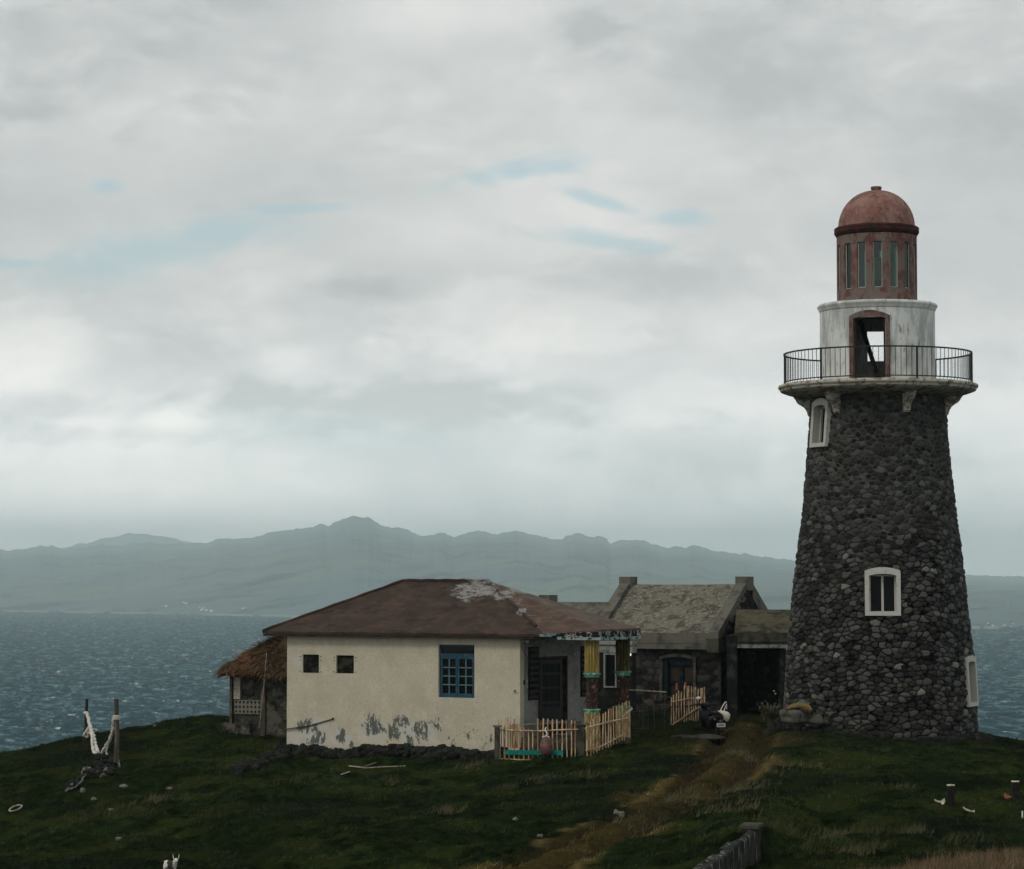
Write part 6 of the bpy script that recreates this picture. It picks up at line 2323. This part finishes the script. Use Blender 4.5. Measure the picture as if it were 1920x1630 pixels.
# ------------------------------------------------------------------ roped posts on the left
def rope_px(name, pts, r, mt, parent=None, twist=True, seed=1):
    r_ = random.Random(seed)
    P3 = [P(u, v, d) for u, v, d in pts]
    fine = []
    for a, b in zip(P3[:-1], P3[1:]):
        for k in range(8):
            fine.append(a.lerp(b, k / 8))
    fine.append(P3[-1])
    g = MB()
    for ph_ in ((0, math.pi) if twist else (0,)):
        pts_ = [p + Vector((math.cos(i * 1.1 + ph_), 0.3 * math.sin(i * 1.1 + ph_), .5 * math.sin(i * 1.1 + ph_))) * r * .8 + Vector((r_.uniform(-1, 1), 0, r_.uniform(-1, 1))) * r * .4 for i, p in enumerate(fine)]
        g.tube(pts_, [r * r_.uniform(.7, 1.3) for _ in pts_], 6)
    return g.build(name, mt, parent)


DL, DR = 72.6, 71.4
for (ub, vb, ut, vt, D, r, lab, mt) in [(156.5, 1395, 163, 1311, 71.5, .045, 'thin dark tarred post, left of the two roped posts', M['post']),
                                        (218, 1424, 218, 1311, 69.0, .065, 'thicker grey-brown post with white lashing, right of the two', M['grey_post'])]:
    g = MB()
    b = P(ub, vb + 6, D)
    t0_ = P(ut, vt, D)
    g.tube([b, b.lerp(t0_, .5) + Vector((.02, 0, 0)), t0_], [r, r * .95, r * .85], 10)
    po = g.build('mooring_post', mt)
    tag(po, lab, 'post', 'roped posts')
RO = thing('white_rope', P(180, 1410, 70.5), 'knotted white rope slung from both posts down to the rubble heap', 'rope')
rope_px('rope_strand', [(159, 1336, 71.4), (163, 1337, 71.3), (167, 1355, 71.2), (170, 1365, 71.0), (176, 1380, 70.8), (180, 1400, 70.5), (184, 1411, 70.2)], .028, M['rope'], RO, seed=1)
rope_px('rope_strand', [(164, 1340, 71.3), (169, 1362, 71.1), (172, 1378, 70.8), (173, 1395, 70.5), (176, 1411, 70.3), (180, 1412, 70.2)], .026, M['rope'], RO, seed=2)
rope_px('rope_strand', [(170, 1362, 71.1), (163, 1372, 71.2), (158, 1379, 71.3), (164, 1381, 71.3), (170, 1370, 71.1)], .03, M['rope'], RO, seed=3)
rope_px('rope_strand', [(213, 1342, 69.0), (212, 1355, 69.0), (211, 1370, 69.2), (206, 1388, 69.4), (199, 1398, 69.6), (191, 1412, 69.8)], .026, M['rope'], RO, seed=4)
rope_px('rope_strand', [(214, 1366, 69.0), (208, 1382, 69.3), (203, 1396, 69.5), (199, 1410, 69.7), (201, 1415, 69.7)], .018, M['rope'], RO, seed=5)
g = MB()
for vv in (1342.5, 1345.5, 1348.5):
    c = P(218, vv, 69.0)
    g.lathe((c.x, c.y, c.z), [(.07 + .02 * math.cos(a), .02 * math.sin(a)) for a in np.linspace(0, 2 * math.pi, 9)], 20)
g.build('lashing', M['rope'], RO)
# rubble and old rope heap
g = MB()
r9 = random.Random(9)
for i in range(95):
    s = r9.random()
    if i < 55:
        u, v = 196 + r9.gauss(0, 11), 1438 + r9.gauss(0, 9)
        sz = r9.uniform(.04, .10)
        lift = .30 * max(0, 1 - abs(u - 195) / 26)
    else:
        u, v = 124 + 60 * s, 1480 - 38 * s + r9.gauss(0, 3)
        sz = r9.uniform(.04, .09)
        lift = .04
    p = on_ground(u, max(v, 1425))
    p.z += lift * r9.random() + .02
    g.ico(p, sz * 1.2, sz, sz * .9, r9, 1, .3, r9.uniform(0, 6))
tag(g.build('rubble_heap', M['rubble']), 'dark rubble heap between the two roped posts', kind='stuff')


def heap_line(pts, r, seed, lift):
    w_ = []
    for (u, v) in pts:
        p = on_ground(u, v)
        q = ray(u, v)
        w_.append(q * ((p.y - .25) / q.y) + Vector((0, 0, lift)))
    g = MB()
    r_ = random.Random(seed)
    fine = []
    for a, b in zip(w_[:-1], w_[1:]):
        for k in range(5):
            fine.append(a.lerp(b, k / 5) + Vector((r_.uniform(-1, 1), 0, r_.uniform(-1, 1))) * r * .9)
    fine.append(w_[-1])
    g.tube(fine, [r * r_.uniform(.6, 1.4) for _ in fine], 6)
    return g


OR = thing('old_rope', on_ground(160, 1470), 'grey frayed rope trailing left over the rubble heap', 'rope')
for k, (pts, r) in enumerate([([(187, 1425), (184, 1440), (182, 1452), (176, 1448), (165, 1441), (157, 1446), (154, 1460), (140, 1470), (132, 1476), (123, 1486)], .035),
                              ([(166, 1442), (160, 1455), (152, 1468), (142, 1478), (130, 1482)], .022), ([(198, 1422), (202, 1436), (197, 1447), (204, 1452)], .035),
                              ([(208, 1425), (212, 1436), (222, 1428), (224, 1440)], .025), ([(190, 1445), (196, 1455), (188, 1458)], .03), ([(186, 1432), (194, 1436), (199, 1445), (194, 1452)], .028)]):
    heap_line(pts, r, k, .03).build('rope_strand', M['old_rope'], OR)
# white ring in the grass
g = MB()
p = on_ground(29, 1520)
nrm_pts = [p + Vector((.15 * math.cos(a), .22 * math.sin(a), .06 + .035 * math.cos(a) + .05 * math.sin(a))) for a in np.linspace(0, 2 * math.pi, 25)]
g.tube(nrm_pts, .02, 8, False)
tag(g.build('white_ring', M['driftwood']), 'pale ring-shaped hoop lying in the grass at the far left', 'hoop')

# ------------------------------------------------------------------ right-hand slope: dark stumps and curved shards
for (u, v0, v1, w_, lab) in [(1783, 1510, 1473, 15, 'dark cylindrical stump with a white top, left of the two'), (1904, 1502, 1466, 15, 'dark stump with a pale top at the right picture edge')]:
    p = on_ground(u, v0)
    D = p.y
    h, r = (v0 - v1) * D / F, w_ * D / F / 2
    root = thing('tree_stump', p, lab, 'stump', 'dark stumps')
    g = MB()
    prof = [(r * 1.05, -.15), (r * .98, h * .3), (r * .95, h * .7), (r * 1.0, h * .96), (r * .9, h), (.001, h)]
    g.lathe((p.x, p.y, p.z), prof, 22)
    g.build('trunk', M['soot'], root)
    g = MB()
    g.lathe((p.x, p.y, p.z), [(r * .98, h - .012), (r * 1.03, h + .0), (r * .98, h + .012), (.001, h + .018)], 22)
    g.build('pale_top', M['ivory'], root)


def shard(pts_top, pts_bot, D, mt, lab, cat='shard', depth=.16):
    g = MB()
    n = len(pts_top)
    vs = []
    for k in range(5):
        d = D + depth * k / 4
        for (u, v) in pts_top:
            vs.append(P(u, v, d))
        for (u, v) in reversed(pts_bot):
            vs.append(P(u, v + 2.0 * math.sin(math.pi * k / 4), d))
    m_ = 2 * n
    fs = [(k * m_ + i, k * m_ + (i + 1) % m_, (k + 1) * m_ + (i + 1) % m_, (k + 1) * m_ + i) for k in range(4) for i in range(m_)] + [tuple(range(m_)), tuple(4 * m_ + i for i in range(m_))]
    g.add(vs, fs)
    return tag(g.build('curved_shard', mt), lab, cat, 'curved shards')


D = on_ground(1762, 1506).y
shard([(1751.5, 1498), (1757, 1501), (1764, 1502), (1769, 1498), (1771, 1497)], [(1752, 1500), (1757, 1504), (1763, 1506), (1769, 1506), (1772.5, 1503)], D, M['ivory'], 'ivory crescent-shaped shard left of the dark stump')
D = on_ground(1816, 1523).y
shard([(1805.5, 1512), (1811, 1516), (1819, 1519), (1824, 1520), (1827, 1518.5)], [(1806, 1515), (1811, 1519), (1818, 1522), (1824, 1524), (1828, 1523)], D, M['ivory'], 'yellowish curved shard lying right of the dark stump')
D = on_ground(1892, 1497).y
shard([(1884.5, 1486), (1888, 1490), (1895, 1493), (1900, 1493), (1904, 1495)], [(1882, 1492), (1885, 1497), (1892, 1499), (1899, 1498), (1905, 1499)], D, M['orange'], 'orange-red curved shard beside the right-hand stump')
g = MB()
p = on_ground(1768, 1510)
g.ico(p + Vector((0, 0, .03)), .035, .03, .025, r9, 1, .1)
tag(g.build('pebble', M['white']), 'tiny white pebble below the ivory shard', 'pebble')
g = MB()
p = on_ground(1917, 1534)
g.tube([p, p + Vector((0, 0, .14))], .016, 6)
tag(g.build('white_peg', M['white']), 'small white peg at the right picture edge', 'peg')

# ------------------------------------------------------------------ broken concrete wall beside the track
M['wall_streak'] = pmat('streaked_old_wall', (.032, .033, .028), [dict(c=(.011, .012, .010), s=(5, 5, 1.2), lo=.42, hi=.55, det=8), dict(c=(.22, .22, .2), s=(9, 9, 1.6), lo=.56, hi=.64, det=7), dict(c=(.02, .022, .018), s=(3, 3, 3), lo=.55, hi=.65)], .9, (18, .7, .03))
CWr = thing('concrete_wall', on_ground(1380, 1560), 'broken streaked concrete retaining wall beside the track', 'wall')
g = MB()
pa = P(1428, 1546, 47.0)                    # far right top corner
pb = P(1312, 1634, 41.0)                    # near left end
dirw = (pb - pa); dirw.z = 0
Lw = dirw.length
dirw.normalize()
nrm_ = Vector((-dirw.y, dirw.x, 0))
if nrm_.y > 0:
    nrm_ = -nrm_
n = 60
r11 = random.Random(11)
vs, fs = [], []
for i in range(n + 1):
    t_ = i / n
    p = pa + dirw * (Lw * t_)
    za = pa.z + (pb.z - pa.z) * t_ + .03 * (float(vnoise(np.array([t_ * 9]), np.array([3.]))[0]) - .5) - .05 * min(1, t_ * 6)
    wob = .03 * (float(vnoise(np.array([t_ * 14]), np.array([8.]))[0]) - .5)
    for (off, z_) in ((wob, pa.z - 1.6), (wob - .01, za - .03), (-.03, za), (-.24, za), (-.25, pa.z - 1.6)):
        vs.append(Vector((p.x, p.y, 0)) + nrm_ * off + Vector((0, 0, z_)))
for i in range(n):
    for k in range(4):
        fs.append((i * 5 + k, i * 5 + k + 1, (i + 1) * 5 + k + 1, (i + 1) * 5 + k))
fs += [(4, 3, 2, 1, 0), tuple(n * 5 + k for k in range(5))]
g.add(vs, fs)
cw_o = g.build('wall_body', M['wall_streak'], CWr)
g = MB()
fr = Fr(Vector((pa.x, pa.y, pa.z)), dirw, -nrm_)
for (a, b) in ((-.02, .35), (.36, .62)):
    g.box(fr, a, b, -.03, .30, -.03, .03)
g.build('coping', M['concrete_dark'], CWr)

# ------------------------------------------------------------------ goat kid at the bottom of the picture
m, t = new_mat('goat_coat')
pos = t.n('ShaderNodeNewGeometry').outputs['Position']
at = t.n('ShaderNodeAttribute', {'attribute_name': 'Col'}).outputs['Color']
bs = t.n('ShaderNodeBsdfPrincipled', None, Base_Color=at, Roughness=.9)
t.put(bs.inputs['Normal'], t.n('ShaderNodeBump', None, Height=t.noise(pos, 90, 4), Strength=.5, Distance=.01).outputs[0])
t.n('ShaderNodeOutputMaterial', None, Surface=bs.outputs[0])
M['coat'] = m
gp = on_ground(322, 1629)
gp = P(322, 1648, gp.y - 1.2)
gp.z = ground1(gp.x, gp.y)
KID = thing('goat_kid', gp, 'small white and black goat kid standing at the bottom edge', 'goat')
sc = (1648 - 1607) * gp.y / F / .47
# joints: x to the picture right, y away from the camera, z up (metres of a 0.47 m tall kid)
J = [((-.06, .10, .27), .085), ((.02, .02, .27), .08), ((.06, -.02, .30), .062), ((.085, -.05, .345), .046), ((.095, -.07, .385), .050), ((.112, -.11, .355), .036), ((.12, -.135, .335), .024),
     ((-.13, .15, .27), .075), ((-.165, .17, .30), .022), ((-.185, .175, .33), .008),
     ((-.09, .16, .20), .042), ((-.075, .15, .14), .024), ((-.105, .17, .08), .017), ((-.10, .165, .0), .017),
     ((-.175, .13, .20), .042), ((-.16, .12, .14), .024), ((-.19, .14, .08), .017), ((-.185, .135, .0), .017),
     ((.06, .01, .20), .034), ((.062, .005, .12), .02), ((.062, .0, .0), .016),
     ((.0, -.03, .20), .034), ((.0, -.035, .12), .02), ((.0, -.035, .0), .016)]
E = [(0, 1), (1, 2), (2, 3), (3, 4), (4, 5), (5, 6), (0, 7), (7, 8), (8, 9), (7, 10), (10, 11), (11, 12), (12, 13), (7, 14), (14, 15), (15, 16), (16, 17), (1, 18), (18, 19), (19, 20), (1, 21), (21, 22), (22, 23)]
me = bpy.data.meshes.new('body')
me.from_pydata([tuple(gp + Vector(j[0]) * sc) for j in J], E, [])
body = link('body', me, None, KID)
mod = body.modifiers.new('skin', 'SKIN')
for i, j in enumerate(J):
    me.skin_vertices[0].data[i].radius = (j[1] * sc, j[1] * sc)
me.skin_vertices[0].data[0].use_root = True
body.modifiers.new('sub', 'SUBSURF').levels = 2
body.modifiers['sub'].render_levels = 2
dg = bpy.context.evaluated_depsgraph_get()
m2 = bpy.data.meshes.new_from_object(body.evaluated_get(dg))
body.modifiers.clear()
body.data = m2
m2.materials.clear()
m2.materials.append(M['coat'])
m2.polygons.foreach_set('use_smooth', [True] * len(m2.polygons))
ca = m2.color_attributes.new('Col', 'FLOAT_COLOR', 'POINT')
cols = []
for v in m2.vertices:
    l = (v.co - (gp if v.co.length > 5 else Vector())) / sc
    blk = (-.105 < l.x < .03 and l.z > .15 + .4 * abs(l.x + .04) and l.z < .36) or (l.x < -.1 and l.z < .1)
    c = (.012, .012, .012) if blk else (.62, .6, .54)
    cols += [*c, 1]
ca.data.foreach_set('color', cols)
for s in (-1, 1):
    hb_ = gp + Vector((.095 + s * .045, -.06, .42)) * sc
    g = MB()
    g.col = (.6, .58, .52)
    g.tube([hb_ - Vector((0, 0, .03)) * sc, hb_ + Vector((s * .018, .0, .035)) * sc, hb_ + Vector((s * .022, 0, .085)) * sc], [.018 * sc, .017 * sc, .003], 8, squash=.5)
    g.build('ear', M['coat'], KID)
g = MB()
for s in (-1, 1):
    g.ico(gp + Vector((.105 + s * .032, -.10, .385)) * sc, .009 * sc, .008 * sc, .012 * sc, r9, 1, 0)
g.build('eyes', M['black'], KID)
